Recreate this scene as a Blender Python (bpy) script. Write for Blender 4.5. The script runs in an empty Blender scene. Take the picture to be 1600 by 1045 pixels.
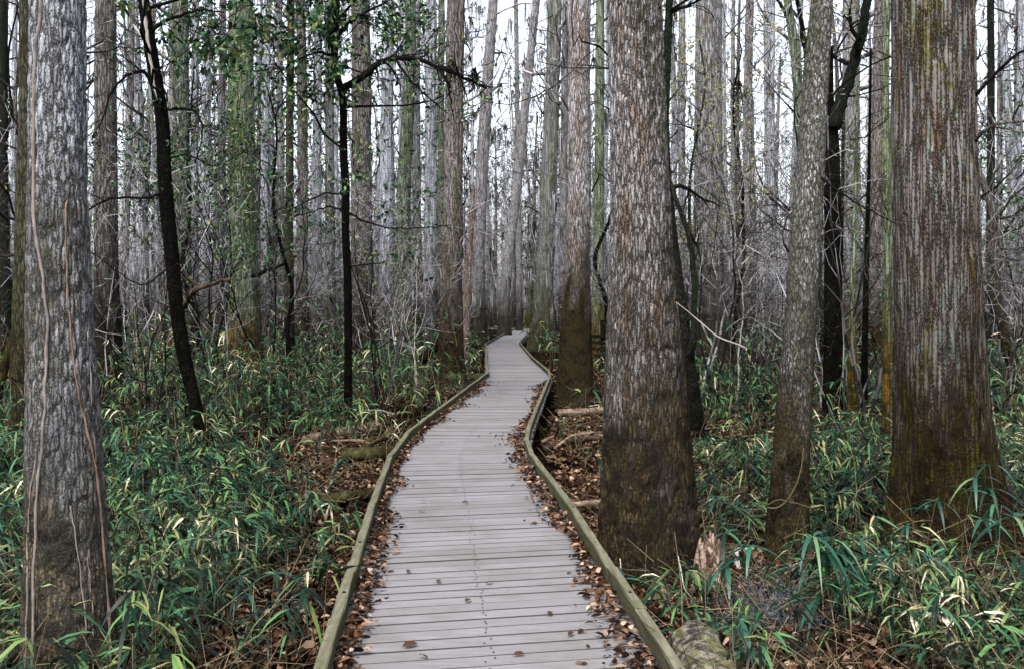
import bpy, math, random
import numpy as np
R = math.radians
F, HY, CX, CAMZ = 1550.0, 486.0, 800.0, 2.0      # focal length, horizon row, centre column (in photo pixels), eye height over the forest floor
DECK = 0.38
scene = bpy.context.scene
COL = scene.collection
random.seed(5)

def W(px, py, Y):
    return ((px - CX) * Y / F, Y, CAMZ - (py - HY) * Y / F)
def G(px, py, z=0.0):
    Y = F * (CAMZ - z) / (py - HY)
    return ((px - CX) * Y / F, Y, z)

# ------------------------------------------------------------------ noise
def _hash(ix, iy, iz, seed):
    h = (ix.astype(np.int64) * 374761393 + iy.astype(np.int64) * 668265263 + iz.astype(np.int64) * 2147483647 + seed * 1274126177) & 0xFFFFFFFF
    h = ((h ^ (h >> 13)) * 1274126177) & 0xFFFFFFFF
    h = h ^ (h >> 16)
    return (h & 0xFFFFFF) / float(0xFFFFFF)
def vnoise(x, y, z, seed=0):
    x, y, z = np.broadcast_arrays(np.asarray(x, float), np.asarray(y, float), np.asarray(z, float))
    fx, fy, fz = np.floor(x), np.floor(y), np.floor(z)
    tx, ty, tz = x - fx, y - fy, z - fz
    tx, ty, tz = (t * t * (3 - 2 * t) for t in (tx, ty, tz))
    r = 0
    for dx in (0, 1):
        for dy in (0, 1):
            for dz in (0, 1):
                w = (tx if dx else 1 - tx) * (ty if dy else 1 - ty) * (tz if dz else 1 - tz)
                r = r + w * _hash(fx + dx, fy + dy, fz + dz, seed)
    return r * 2 - 1
def fbm(x, y, z, seed=0, o=3):
    r, a, f = 0, 1.0, 1.0
    for i in range(o):
        r = r + a * vnoise(x * f, y * f, z * f, seed + i * 17)
        a *= .5; f *= 2.03
    return r
def gh(x, y):
    """height of the forest floor"""
    x = np.asarray(x, float); y = np.asarray(y, float)
    h = .10 * vnoise(x * .35, y * .35, 0, 3) + .035 * vnoise(x * 1.6, y * 1.6, 0, 4)
    return h - .03

# ------------------------------------------------------------------ mesh helpers
class MB:
    """collects pieces; build() links them as ONE mesh object"""
    def __init__(s): s.V, s.Fa, s.M, s.n = [], [], [], 0
    def add(s, V, Q, m=0):
        V = np.asarray(V, float).reshape(-1, 3); Q = np.asarray(Q, np.int64).reshape(-1, 4)
        s.V.append(V); s.Fa.append(Q + s.n); s.M.append(np.full(len(Q), m)); s.n += len(V)
    def box(s, c, half, ax=None, m=0):
        c = np.array(c, float)
        ax = np.eye(3) if ax is None else np.array(ax, float)
        S = np.array([[i, j, k] for i in (-1, 1) for j in (-1, 1) for k in (-1, 1)], float) * np.array(half)
        s.add(c + S @ ax, [[0, 1, 3, 2], [4, 6, 7, 5], [0, 4, 5, 1], [2, 3, 7, 6], [0, 2, 6, 4], [1, 5, 7, 3]], m)
    def tube(s, pts, rad, k=6, m=0, cap=True):
        V, Q = tube(pts, rad, k, cap); s.add(V, Q, m)
    def build(s, name, mats, parent=None, smooth=True):
        me = mesh_of(name, np.concatenate(s.V), np.concatenate(s.Fa), np.concatenate(s.M), mats, smooth)
        return link(name, me, parent)

def mesh_of(name, V, Q, M, mats, smooth=True):
    me = bpy.data.meshes.new(name)
    V = np.ascontiguousarray(V, np.float32); n = len(Q)
    tri = Q[:, 3] == Q[:, 2]
    tot = np.where(tri, 3, 4)
    mask = np.ones((n, 4), bool); mask[tri, 3] = False
    li = Q[mask].astype(np.int32)
    me.vertices.add(len(V)); me.vertices.foreach_set('co', V.ravel())
    me.loops.add(len(li)); me.loops.foreach_set('vertex_index', li)
    me.polygons.add(n)
    me.polygons.foreach_set('loop_start', np.concatenate([[0], np.cumsum(tot)[:-1]]).astype(np.int32))
    me.polygons.foreach_set('material_index', np.ascontiguousarray(M, np.int32))
    me.polygons.foreach_set('use_smooth', np.full(n, smooth))
    me.update(calc_edges=True)
    for m in (mats if isinstance(mats, (list, tuple)) else [mats]): me.materials.append(m)
    return me
def link(name, data, parent=None):
    o = bpy.data.objects.new(name, data); COL.objects.link(o)
    if parent is not None: o.parent = parent
    return o
def tag(o, label=None, cat=None, group=None, kind=None):
    if label: o['label'] = label
    if cat: o['category'] = cat
    if group: o['group'] = group
    if kind: o['kind'] = kind
    return o
def thing(name, loc, label, cat, group=None, rz=0.0, s=1.0):
    o = link(name, None); o.location = loc; o.rotation_euler = (0, 0, rz); o.scale = (s,) * 3
    return tag(o, label, cat, group)
def copy_tree(o, parent=None):
    c = o.copy(); COL.objects.link(c)
    if parent is not None: c.parent = parent
    for ch in KIDS.get(o.name, []):
        d = ch.copy(); COL.objects.link(d); d.parent = c
    return c
KIDS = {}
def kid(o, ch): KIDS.setdefault(o.name, []).append(ch); return ch

def nrm(v):
    return v / np.maximum(np.linalg.norm(v, axis=-1, keepdims=True), 1e-9)
def tube(pts, rad, k=6, cap=True):
    P = np.asarray(pts, float); n = len(P)
    rad = np.broadcast_to(np.asarray(rad, float), (n,))
    T = nrm(np.gradient(P, axis=0))
    ref = np.array([1., 0, 0]) if abs(nrm(P[-1] - P[0])[0]) < .7 else np.array([0, 0, 1.])
    U = nrm(np.cross(T, ref)); B = np.cross(T, U)
    a = np.arange(k) / k * 2 * np.pi
    V = P[:, None] + rad[:, None, None] * (np.cos(a)[None, :, None] * U[:, None] + np.sin(a)[None, :, None] * B[:, None])
    i = np.arange(n - 1)[:, None] * k; j = np.arange(k)[None]; j2 = (j + 1) % k
    Q = np.stack([i + j, i + j2, i + k + j2, i + k + j], -1).reshape(-1, 4)
    V = V.reshape(-1, 3)
    if cap:
        V = np.concatenate([V, P[:1], P[-1:]]); c0, c1 = n * k, n * k + 1; jj = np.arange(k)
        a0 = np.stack([(jj + 1) % k, jj, np.full(k, c0), np.full(k, c0)], -1)
        a1 = np.stack([(n - 1) * k + jj, (n - 1) * k + (jj + 1) % k, np.full(k, c1), np.full(k, c1)], -1)
        Q = np.concatenate([Q, a0, a1])
    return V, Q
def segs(S, k=3):
    """many little tapered tubes at once; S rows: p0, p1, r0, r1"""
    S = np.asarray(S, float); P0, P1, r0, r1 = S[:, :3], S[:, 3:6], S[:, 6], S[:, 7]
    T = nrm(P1 - P0)
    ref = np.where(np.abs(T[:, :1]) < .7, np.array([[1., 0, 0]]), np.array([[0, 0, 1.]]))
    U = nrm(np.cross(T, ref)); B = np.cross(T, U)
    a = np.arange(k) / k * 2 * np.pi
    D = np.cos(a)[None, :, None] * U[:, None] + np.sin(a)[None, :, None] * B[:, None]
    P1 = P1 + T * r1[:, None] * .5
    V = np.stack([P0[:, None] + D * r0[:, None, None], P1[:, None] + D * r1[:, None, None]], 1)
    n = len(S); b = (np.arange(n) * 2 * k)[:, None]; j = np.arange(k)[None]; j2 = (j + 1) % k
    Q = np.stack([b + j, b + j2, b + k + j2, b + k + j], -1).reshape(-1, 4)
    return V.reshape(-1, 3), Q
PROF = np.array([[0, .25], [.3, 1.], [.68, .72], [1, .03]])
OVAL = np.array([[0, .15], [.28, .85], [.7, .9], [1, .08]])
def leaves(P, D, L, Wd, droop, rng, prof=PROF, curl=0.0, tilt=.5):
    P = np.asarray(P, float); n = len(P); D = nrm(np.asarray(D, float))
    L = np.broadcast_to(L, (n,)); Wd = np.broadcast_to(Wd, (n,)); droop = np.broadcast_to(droop, (n,))
    up = np.array([0, 0, 1.]) + rng.normal(0, tilt, (n, 3))
    S = nrm(np.cross(D, up))
    Nn = np.cross(S, D)
    V = np.empty((n, len(prof), 2, 3))
    for i, (t, w) in enumerate(prof):
        c = P + D * (L * t)[:, None]
        c[:, 2] -= droop * L * t * t
        c = c + Nn * (curl * L * math.sin(t * 3.1))[:, None] if curl else c
        for j, sg in enumerate((-1, 1)):
            V[:, i, j] = c + S * (sg * .5 * Wd * w)[:, None]
    k = len(prof); b = (np.arange(n) * 2 * k)[:, None]; i = np.arange(k - 1)[None] * 2
    Q = np.stack([b + i, b + i + 1, b + i + 3, b + i + 2], -1).reshape(-1, 4)
    return V.reshape(-1, 3), Q

# ------------------------------------------------------------------ node materials
class NT:
    def __init__(s, name):
        s.m = bpy.data.materials.new(name); s.m.use_nodes = True
        s.t = s.m.node_tree; s.t.nodes.clear()
        s.out = s.t.nodes.new('ShaderNodeOutputMaterial')
        s.b = s.t.nodes.new('ShaderNodeBsdfPrincipled'); s.t.links.new(s.b.outputs[0], s.out.inputs[0])
    def n(s, typ, **kw):
        nd = s.t.nodes.new(typ)
        for k, v in kw.items():
            if k in nd.inputs: s.set(nd.inputs[k], v)
            else: setattr(nd, k, v)
        return nd
    def set(s, sock, v):
        if isinstance(v, bpy.types.NodeSocket): s.t.links.new(v, sock)
        elif isinstance(v, tuple) and len(v) == 3 and sock.type == 'RGBA': sock.default_value = (*v, 1)
        else: sock.default_value = v
    def scaled(s, v, sc):
        nd = s.n('ShaderNodeMapping'); s.set(nd.inputs['Vector'], v); nd.inputs['Scale'].default_value = sc
        return nd.outputs[0]
    def noise(s, v, scale, detail=3, rough=.55, dist=0.0):
        nd = s.n('ShaderNodeTexNoise'); s.set(nd.inputs['Vector'], v)
        nd.inputs['Scale'].default_value = scale; nd.inputs['Detail'].default_value = detail
        nd.inputs['Roughness'].default_value = rough; nd.inputs['Distortion'].default_value = dist
        return nd.outputs['Fac']
    def ramp(s, f, stops, interp='LINEAR'):
        nd = s.n('ShaderNodeValToRGB'); s.set(nd.inputs[0], f); cr = nd.color_ramp; cr.interpolation = interp
        while len(cr.elements) < len(stops): cr.elements.new(.5)
        for e, (p, c) in zip(cr.elements, stops):
            e.position = p; e.color = (*c, 1) if isinstance(c, tuple) else (c, c, c, 1)
        return nd.outputs[0]
    def mix(s, f, a, b, mode='MIX'):
        nd = s.n('ShaderNodeMix', data_type='RGBA', blend_type=mode)
        s.set(nd.inputs[0], f); s.set(nd.inputs[6], a); s.set(nd.inputs[7], b)
        return nd.outputs[2]
    def math(s, op, a, b=0.0, c=0.0, clamp=False):
        nd = s.n('ShaderNodeMath', operation=op, use_clamp=clamp)
        s.set(nd.inputs[0], a); s.set(nd.inputs[1], b); s.set(nd.inputs[2], c)
        return nd.outputs[0]
    def coord(s, w='Object'): return s.n('ShaderNodeTexCoord').outputs[w]
    def sep(s, v, i):
        nd = s.n('ShaderNodeSeparateXYZ'); s.set(nd.inputs[0], v); return nd.outputs[i]
    def bump(s, h, strength=1.0, dist=.01):
        nd = s.n('ShaderNodeBump'); s.set(nd.inputs['Height'], h)
        nd.inputs['Strength'].default_value = strength; nd.inputs['Distance'].default_value = dist
        s.set(s.b.inputs['Normal'], nd.outputs[0])
    def done(s, col, rough=.85, spec=.25):
        s.set(s.b.inputs['Base Color'], col); s.set(s.b.inputs['Roughness'], rough)
        s.b.inputs['Specular IOR Level'].default_value = spec
        return s.m

def bark(name, light, mid, dark, low, plate=28.0, stretch=.22, flood=1.9, soft=.7, moss=None, mossamt=.4,
         rust=None, lichen=None, bumpd=.02, fur=.12, lichamt=.62):
    """bark: vertical plates parted by dark furrows, lichen flecks, the brown water-stained foot with moss"""
    t = NT(name); c = t.coord('Object')
    rnd = t.n('ShaderNodeObjectInfo').outputs['Random']
    off = t.n('ShaderNodeVectorMath', operation='ADD'); t.set(off.inputs[0], c)
    cmb = t.n('ShaderNodeCombineXYZ'); t.set(cmb.inputs[0], t.math('MULTIPLY', rnd, 37.0)); t.set(cmb.inputs[2], t.math('MULTIPLY', rnd, 91.0))
    t.set(off.inputs[1], cmb.outputs[0]); c2 = off.outputs[0]
    wob = t.n('ShaderNodeTexNoise'); t.set(wob.inputs['Vector'], t.scaled(c2, (plate * .5, plate * .5, plate * .3))); wob.inputs['Detail'].default_value = 2
    add = t.n('ShaderNodeVectorMath', operation='MULTIPLY_ADD')
    t.set(add.inputs[0], wob.outputs['Color']); add.inputs[1].default_value = (.9, .9, .9); t.set(add.inputs[2], t.scaled(c2, (plate, plate, plate * stretch)))
    vo = t.n('ShaderNodeTexVoronoi', feature='DISTANCE_TO_EDGE'); t.set(vo.inputs['Vector'], add.outputs[0]); vo.inputs['Scale'].default_value = 1
    vc = t.n('ShaderNodeTexVoronoi', feature='F1'); t.set(vc.inputs['Vector'], add.outputs[0]); vc.inputs['Scale'].default_value = 1
    furrow = t.ramp(vo.outputs['Distance'], [(0, 0.), (fur, .75), (fur * 2.4, 1.)])
    fine = t.noise(t.scaled(c2, (plate * 3.2, plate * 3.2, plate * min(1.1, 4.5 * stretch))), 1.0, 3, .65)
    streak = t.noise(t.scaled(c2, (plate * .9, plate * .9, plate * .08)), 1.0, 3, .6)
    big = t.noise(t.scaled(c2, (3, 3, .9)), 1.0, 3, .6)
    base = t.ramp(fine, [(.25, mid), (.62, light)])
    cell = t.sep(vc.outputs['Color'], 0)
    base = t.mix(t.ramp(cell, [(.2, 0.), (.9, .45)]), base, mid)
    base = t.mix(t.ramp(streak, [(.42, 0.), (.66, .8)]), base, mid)
    if lichen:
        base = t.mix(t.ramp(t.math('MULTIPLY', t.noise(t.scaled(c2, (plate * 2.0, plate * 2.0, plate * min(.6, 2.2 * stretch))), 1.0, 3, .65), t.math('ADD', big, .55)), [(lichamt, 0.), (lichamt + .07, 1.)]), base, lichen)
    if rust:
        base = t.mix(t.ramp(t.noise(t.scaled(c2, (9, 9, 1.0)), 1.0, 4, .6), [(.54, 0.), (.66, .85)]), base, rust)
    z = t.sep(c, 2)
    if moss:
        side = t.noise(t.scaled(c2, (2.2, 2.2, .35)), 1.0, 2, .5)
        mm = t.ramp(t.math('ADD', t.math('MULTIPLY', t.noise(c2, 14.0, 4, .65), .5), t.math('MULTIPLY', side, .6)), [(.66 - mossamt * .3, 0.), (.74 - mossamt * .25, .8)])
        base = t.mix(mm, base, moss)
    fz = t.math('ADD', z, t.math('MULTIPLY', t.math('SUBTRACT', t.noise(t.scaled(c2, (3.5, 3.5, 1.2)), 1.0, 4, .7), .5), 3.4 * soft))
    f = t.ramp(t.math('MULTIPLY_ADD', fz, 1 / (2 * soft), (.5 - flood / (2 * soft)), clamp=True), [(0, 1.), (1, 0.)])
    lw = t.mix(t.ramp(t.noise(c2, 5.0, 5, .75), [(.45, 0.), (.53, 1.)]), tuple(v * .3 for v in low), tuple(v * 2.7 for v in low))
    lw = t.mix(t.ramp(t.noise(c2, 55.0, 3, .7), [(.38, .95), (.56, 0.)]), lw, tuple(v * .25 for v in low))
    if moss:
        lw = t.mix(t.ramp(t.noise(c2, 3.1, 4, .7), [(.50, 0.), (.62, .55)]), lw, tuple(v * .45 for v in moss))
    base = t.mix(f, base, lw)
    base = t.mix(furrow, dark, base)
    # tone varies from tree to tree
    hs = t.n('ShaderNodeHueSaturation'); t.set(hs.inputs['Color'], base)
    t.set(hs.inputs['Value'], t.math('MULTIPLY_ADD', rnd, .4, .8)); t.set(hs.inputs['Saturation'], t.math('MULTIPLY_ADD', rnd, .5, .75))
    h = t.math('ADD', t.math('MULTIPLY', furrow, 1.0), t.math('MULTIPLY', fine, .55))
    t.bump(h, 1.0, bumpd)
    return t.done(hs.outputs[0], .95, .03)

LIL = (.36, .345, .375)
BARK_FLAKY = bark('bark_flaky', (.38, .365, .385), (.19, .17, .16), (.026, .02, .016), (.025, .0175, .006), plate=44, stretch=.15, flood=2.25, soft=1.2, lichen=(.52, .52, .54), rust=(.17, .10, .06), moss=(.03, .042, .010), mossamt=.12, bumpd=.02, fur=.15, lichamt=.575)
BARK_LEFT = bark('bark_lilac', (.33, .35, .40), (.19, .195, .21), (.042, .04, .037), (.040, .032, .018), plate=46, stretch=.15, flood=1.9, soft=1.2, lichen=(.44, .47, .54), moss=(.07, .068, .03), mossamt=.0, bumpd=.012, fur=.14, lichamt=.65)
BARK_MOSSY = bark('bark_mossy_grey', (.26, .265, .26), (.14, .145, .13), (.03, .03, .024), (.035, .028, .010), plate=14, stretch=.06, flood=2.6, soft=1.8, moss=(.10, .115, .05), mossamt=.25)
BARK_STAINED = bark('bark_stained', (.34, .33, .35), (.18, .16, .15), (.022, .018, .014), (.011, .008, .003), plate=30, stretch=.15, flood=3.4, soft=1.3, lichen=(.50, .50, .53), rust=(.17, .10, .06), moss=(.03, .042, .010), mossamt=.12, bumpd=.02, fur=.15, lichamt=.6)
BARK_OLIVE = bark('bark_olive', (.085, .08, .055), (.05, .046, .03), (.012, .011, .008), (.02, .016, .008), plate=30, stretch=.2, moss=(.045, .05, .02), mossamt=.4)
BARK_CYPRESS = bark('bark_cypress', (.18, .172, .168), (.115, .102, .096), (.013, .0095, .007), (.012, .0085, .003), plate=30, stretch=.05, flood=2.0, soft=1.1, lichen=(.15, .19, .175), rust=(.095, .055, .038), moss=(.07, .068, .014), mossamt=.30, bumpd=.02, fur=.16, lichamt=.59)
BARK_SPECK = bark('bark_speckled', (.14, .14, .145), (.07, .067, .05), (.028, .025, .018), (.014, .010, .004), plate=34, stretch=.4, flood=1.9, soft=1.1, lichen=(.36, .36, .39), moss=(.032, .034, .012), mossamt=.5, bumpd=.012, fur=.08, lichamt=.625)
BARK_GREY = bark('bark_grey', (.33, .335, .36), (.175, .17, .175), (.035, .032, .03), (.012, .0085, .004), plate=20, stretch=.10, flood=3.2, soft=1.6, rust=(.15, .105, .075), moss=(.07, .08, .03), mossamt=.12)
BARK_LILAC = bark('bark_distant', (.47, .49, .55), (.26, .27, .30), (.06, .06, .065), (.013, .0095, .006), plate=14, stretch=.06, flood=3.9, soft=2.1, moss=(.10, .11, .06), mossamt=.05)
BARK_GREEN = bark('bark_green', (.22, .25, .21), (.10, .12, .075), (.02, .022, .014), (.050, .028, .005), plate=20, stretch=.08, flood=1.9, soft=.9, moss=(.06, .08, .022), mossamt=.4)
BARK_BROWN = bark('bark_brown', (.21, .195, .195), (.105, .092, .086), (.018, .014, .011), (.014, .0095, .004), plate=22, stretch=.12, flood=3.0, soft=1.6, moss=(.055, .062, .016), mossamt=.2)
BARK_DARK = bark('bark_dark', (.008, .007, .006), (.004, .0035, .003), (.001, .001, .001), (.004, .003, .002), plate=40, stretch=.4, moss=(.010, .015, .006), mossamt=.15)
BARK_MOSSDARK = bark('bark_moss_dark', (.03, .031, .024), (.015, .015, .012), (.004, .004, .003), (.008, .006, .004), plate=36, stretch=.4, flood=1.3, moss=(.014, .028, .011), mossamt=.45)
BARK_RED = bark('bark_peeled', (.30, .21, .175), (.14, .085, .062), (.03, .018, .013), (.04, .024, .016), plate=26, stretch=.1, flood=.8, lichen=(.55, .46, .44))

def simple(name, stops, scale=8.0, rough=.9, spec=.03, sc=(1, 1, 1), bumpd=0.0, coord='Object', island=False, trans=0.0, patch=0.0):
    t = NT(name); c = t.scaled(t.coord(coord), sc)
    n = t.noise(c, scale, 4, .65)
    if island:
        g = t.n('ShaderNodeNewGeometry').outputs['Random Per Island']
        n = t.math('ADD', t.math('MULTIPLY', g, .86), t.math('MULTIPLY', n, .2), clamp=True)
        if patch: n = t.math('ADD', n, t.math('MULTIPLY', t.math('SUBTRACT', t.noise(c, .9, 3, .6), .52), patch), clamp=True)
    col = t.ramp(n, stops)
    if bumpd: t.bump(n, 1.0, bumpd)
    m = t.done(col, rough, spec)
    if trans:
        tr = t.n('ShaderNodeBsdfTranslucent'); t.set(tr.inputs[0], col)
        mx = t.n('ShaderNodeMixShader'); mx.inputs[0].default_value = trans
        t.t.links.new(t.b.outputs[0], mx.inputs[1]); t.t.links.new(tr.outputs[0], mx.inputs[2]); t.t.links.new(mx.outputs[0], t.out.inputs[0])
    return m
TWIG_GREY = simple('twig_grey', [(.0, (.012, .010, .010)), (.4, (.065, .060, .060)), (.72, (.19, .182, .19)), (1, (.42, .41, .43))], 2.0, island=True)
TWIG_MID = simple('twig_brown', [(.0, (.004, .003, .003)), (.6, (.018, .015, .013)), (1, (.08, .072, .068))], 2.0, island=True)
TWIG_DARK = simple('twig_dark', [(.3, (.0025, .002, .002)), (.7, (.010, .009, .008))], 3.0)
TWIG_PALE = simple('twig_pale', [(.3, (.20, .18, .165)), (.7, (.36, .33, .31))], 6.0)
TWIG_TAN = simple('twig_tan', [(.2, (.014, .011, .006)), (.6, (.055, .043, .025)), (.9, (.18, .14, .088))], 2.0, island=True)
VINE = simple('vine_skin', [(.3, (.08, .068, .06)), (.7, (.18, .155, .14))], 14, bumpd=.004)
VINE_RED = simple('vine_red', [(.3, (.075, .048, .035)), (.7, (.19, .125, .09))], 14, bumpd=.004)
LEAF_CANE = simple('leaf_cane', [(0, (.0004, .0012, .0006)), (.28, (.001, .005, .002)), (.46, (.003, .016, .008)), (.60, (.011, .045, .020)), (.70, (.035, .105, .045)), (.80, (.070, .145, .042)), (.89, (.13, .14, .045)), (.95, (.24, .21, .11)), (1, (.48, .42, .30))],
                   1.5, rough=.42, spec=.16, island=True, trans=.10, patch=1.15)
LEAF_HERO = simple('leaf_cane_large', [(0, (.001, .008, .004)), (.4, (.004, .030, .017)), (.75, (.014, .072, .044)), (.9, (.04, .12, .055)), (.96, (.12, .14, .06)), (1, (.42, .37, .27))],
                   3, rough=.38, spec=.25, island=True, trans=.12)
LEAF_HOLLY = simple('leaf_holly', [(0, (.002, .007, .003)), (.4, (.008, .032, .012)), (.74, (.032, .10, .034)), (.90, (.12, .16, .045)), (1, (.28, .19, .06))], 2, rough=.4, spec=.25, island=True, trans=.2)
LEAF_LIME = simple('leaf_lime', [(0, (.09, .11, .05)), (.6, (.18, .19, .085)), (1, (.28, .21, .09))], 2, rough=.6, island=True, trans=.3)
LEAF_DEAD = simple('leaf_dead', [(0, (.002, .001, .0008)), (.3, (.008, .0035, .002)), (.55, (.028, .0135, .007)), (.74, (.072, .038, .021)), (.88, (.16, .092, .058)), (1, (.36, .27, .20))], 3, rough=.8, spec=.05, island=True)
MOSS_GREY = simple('moss_grey', [(.2, (.03, .035, .04)), (.8, (.13, .145, .165))], 8, island=True)

# forest floor
t = NT('forest_floor'); c = t.coord('Object')
v = t.n('ShaderNodeTexVoronoi', feature='F1'); t.set(v.inputs['Vector'], c); v.inputs['Scale'].default_value = 16
cell = t.sep(v.outputs['Color'], 1)
col = t.ramp(cell, [(0, (.001, .0008, .0006)), (.4, (.004, .0025, .0015)), (.75, (.014, .008, .005)), (1, (.045, .027, .018))])
col = t.mix(t.ramp(t.noise(c, 1.2, 4, .6), [(.4, 0.), (.62, .75)]), col, (.003, .0025, .0015))
t.bump(t.math('ADD', cell, t.noise(c, 30, 3, .6)), 1.0, .03)
FLOOR = t.done(col, 1, .0)
# weathered deck boards
t = NT('deck_wood'); c = t.coord('Object'); isl = t.n('ShaderNodeNewGeometry').outputs['Random Per Island']
grain = t.noise(t.scaled(c, (4.0, 110, 60)), 1.0, 4, .6)
blot = t.noise(c, 2.2, 4, .6)
col = t.ramp(grain, [(.25, (.095, .090, .093)), (.5, (.140, .135, .143)), (.75, (.195, .190, .200))])
col = t.mix(t.ramp(isl, [(0, 0.), (.5, .15), (1, .6)]), col, (.092, .086, .085))
col = t.mix(t.ramp(blot, [(.38, .5), (.54, 0.)]), col, (.088, .082, .072))
col = t.mix(t.ramp(t.noise(c, 40, 3, .7), [(.62, 0.), (.7, .6)]), col, (.06, .05, .045))
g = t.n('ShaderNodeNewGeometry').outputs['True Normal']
col = t.mix(t.ramp(t.sep(g, 2), [(.80, 1.), (.97, 0.)]), col, (.022, .019, .016))  # shade of the gaps painted into the board sides and bevelled edges
t.bump(grain, .6, .003)
DECKW = t.done(col, .8, .25)
# mossy kerb timber
t = NT('kerb_wood'); c = t.coord('Object')
grain = t.noise(t.scaled(c, (30, 1.2, 30)), 1.0, 4, .65)
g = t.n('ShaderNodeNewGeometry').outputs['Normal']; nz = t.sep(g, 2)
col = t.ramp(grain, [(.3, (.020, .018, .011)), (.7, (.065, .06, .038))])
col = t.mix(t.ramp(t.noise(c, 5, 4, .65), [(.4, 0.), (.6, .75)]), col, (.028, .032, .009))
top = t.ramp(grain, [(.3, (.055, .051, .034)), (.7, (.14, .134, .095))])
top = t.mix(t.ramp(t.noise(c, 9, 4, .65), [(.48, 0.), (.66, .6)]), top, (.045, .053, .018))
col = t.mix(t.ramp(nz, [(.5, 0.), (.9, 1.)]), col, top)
t.bump(t.math('ADD', grain, t.noise(c, 60, 2, .6)), 1.0, .004)
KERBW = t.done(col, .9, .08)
DARKW = simple('dark_wood', [(.3, (.002, .0016, .001)), (.7, (.010, .008, .005))], 5, bumpd=.004)
LOG_PALE = simple('log_pale', [(.34, (.03, .02, .014)), (.5, (.11, .075, .055)), (.72, (.27, .205, .155))], 7, sc=(.6, 2, 2), bumpd=.01)
LOG_BROWN = simple('log_brown', [(.3, (.010, .007, .005)), (.55, (.038, .024, .016)), (.8, (.10, .066, .048))], 6, bumpd=.012)
LOG_MOSS = simple('log_mossy', [(.32, (.003, .0025, .0015)), (.46, (.016, .012, .006)), (.58, (.026, .028, .009)), (.74, (.07, .06, .028))], 7, bumpd=.015)
t = NT('log_lichen'); c = t.coord('Object')
col = t.ramp(t.noise(t.scaled(c, (2, 2, 2)), 9, 5, .7), [(.36, (.012, .011, .009)), (.48, (.05, .045, .04)), (.6, (.20, .175, .13)), (.7, (.06, .055, .045))])
col = t.mix(t.ramp(t.noise(c, 7.0, 5, .7), [(.50, 0.), (.60, .7)]), col, (.075, .085, .022))
t.bump(t.noise(c, 25, 4, .7), 1.0, .02); LOG_LICHEN = t.done(col, .95, .1)
STUMP = simple('rotten_wood', [(.36, (.02, .012, .008)), (.48, (.09, .058, .042)), (.58, (.26, .20, .165)), (.68, (.04, .04, .016))], 14, sc=(1.5, 1.5, .8), bumpd=.03)

# ------------------------------------------------------------------ boardwalk
def Xat(poly, Y, d=1):
    ys = [p[1] for p in poly]; xs = [p[0] for p in poly]
    return np.interp(Y, ys, xs)
RT = .50       # height of the kerb rail's top
LP = [(462, 1165), (499, 1045), (548, 892), (582, 784), (609, 712), (640, 671), (690, 634), (762, 581), (760, 564), (760, 541), (759, 536), (781, 524), (806, 512.5)]
RP = [(1110, 1110), (1062, 1043), (1001, 949), (957, 885), (920, 831), (892, 786), (852, 736), (830, 706), (823, 684), (827, 664), (836, 641), (848, 613), (859, 588), (858, 579), (831, 556.5), (812, 534.5), (818, 527), (829, 516.5), (832, 512.5)]
Lw = [G(px, py, RT)[:2] for px, py in LP]
Rw = [G(px, py, RT)[:2] for px, py in RP]
Lw[0] = (Lw[0][0], 3.1); Lw.insert(0, (Lw[0][0] + .02, 1.2)); Lw.insert(0, (Lw[0][0], -3.0))
Rw[0] = (Rw[0][0], 3.1); Rw.insert(0, (Rw[0][0] + .04, 1.2)); Rw.insert(0, (Rw[0][0], -3.0))
def path_mid(Y): return .5 * (Xat(Lw, Y) + Xat(Rw, Y))

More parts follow.
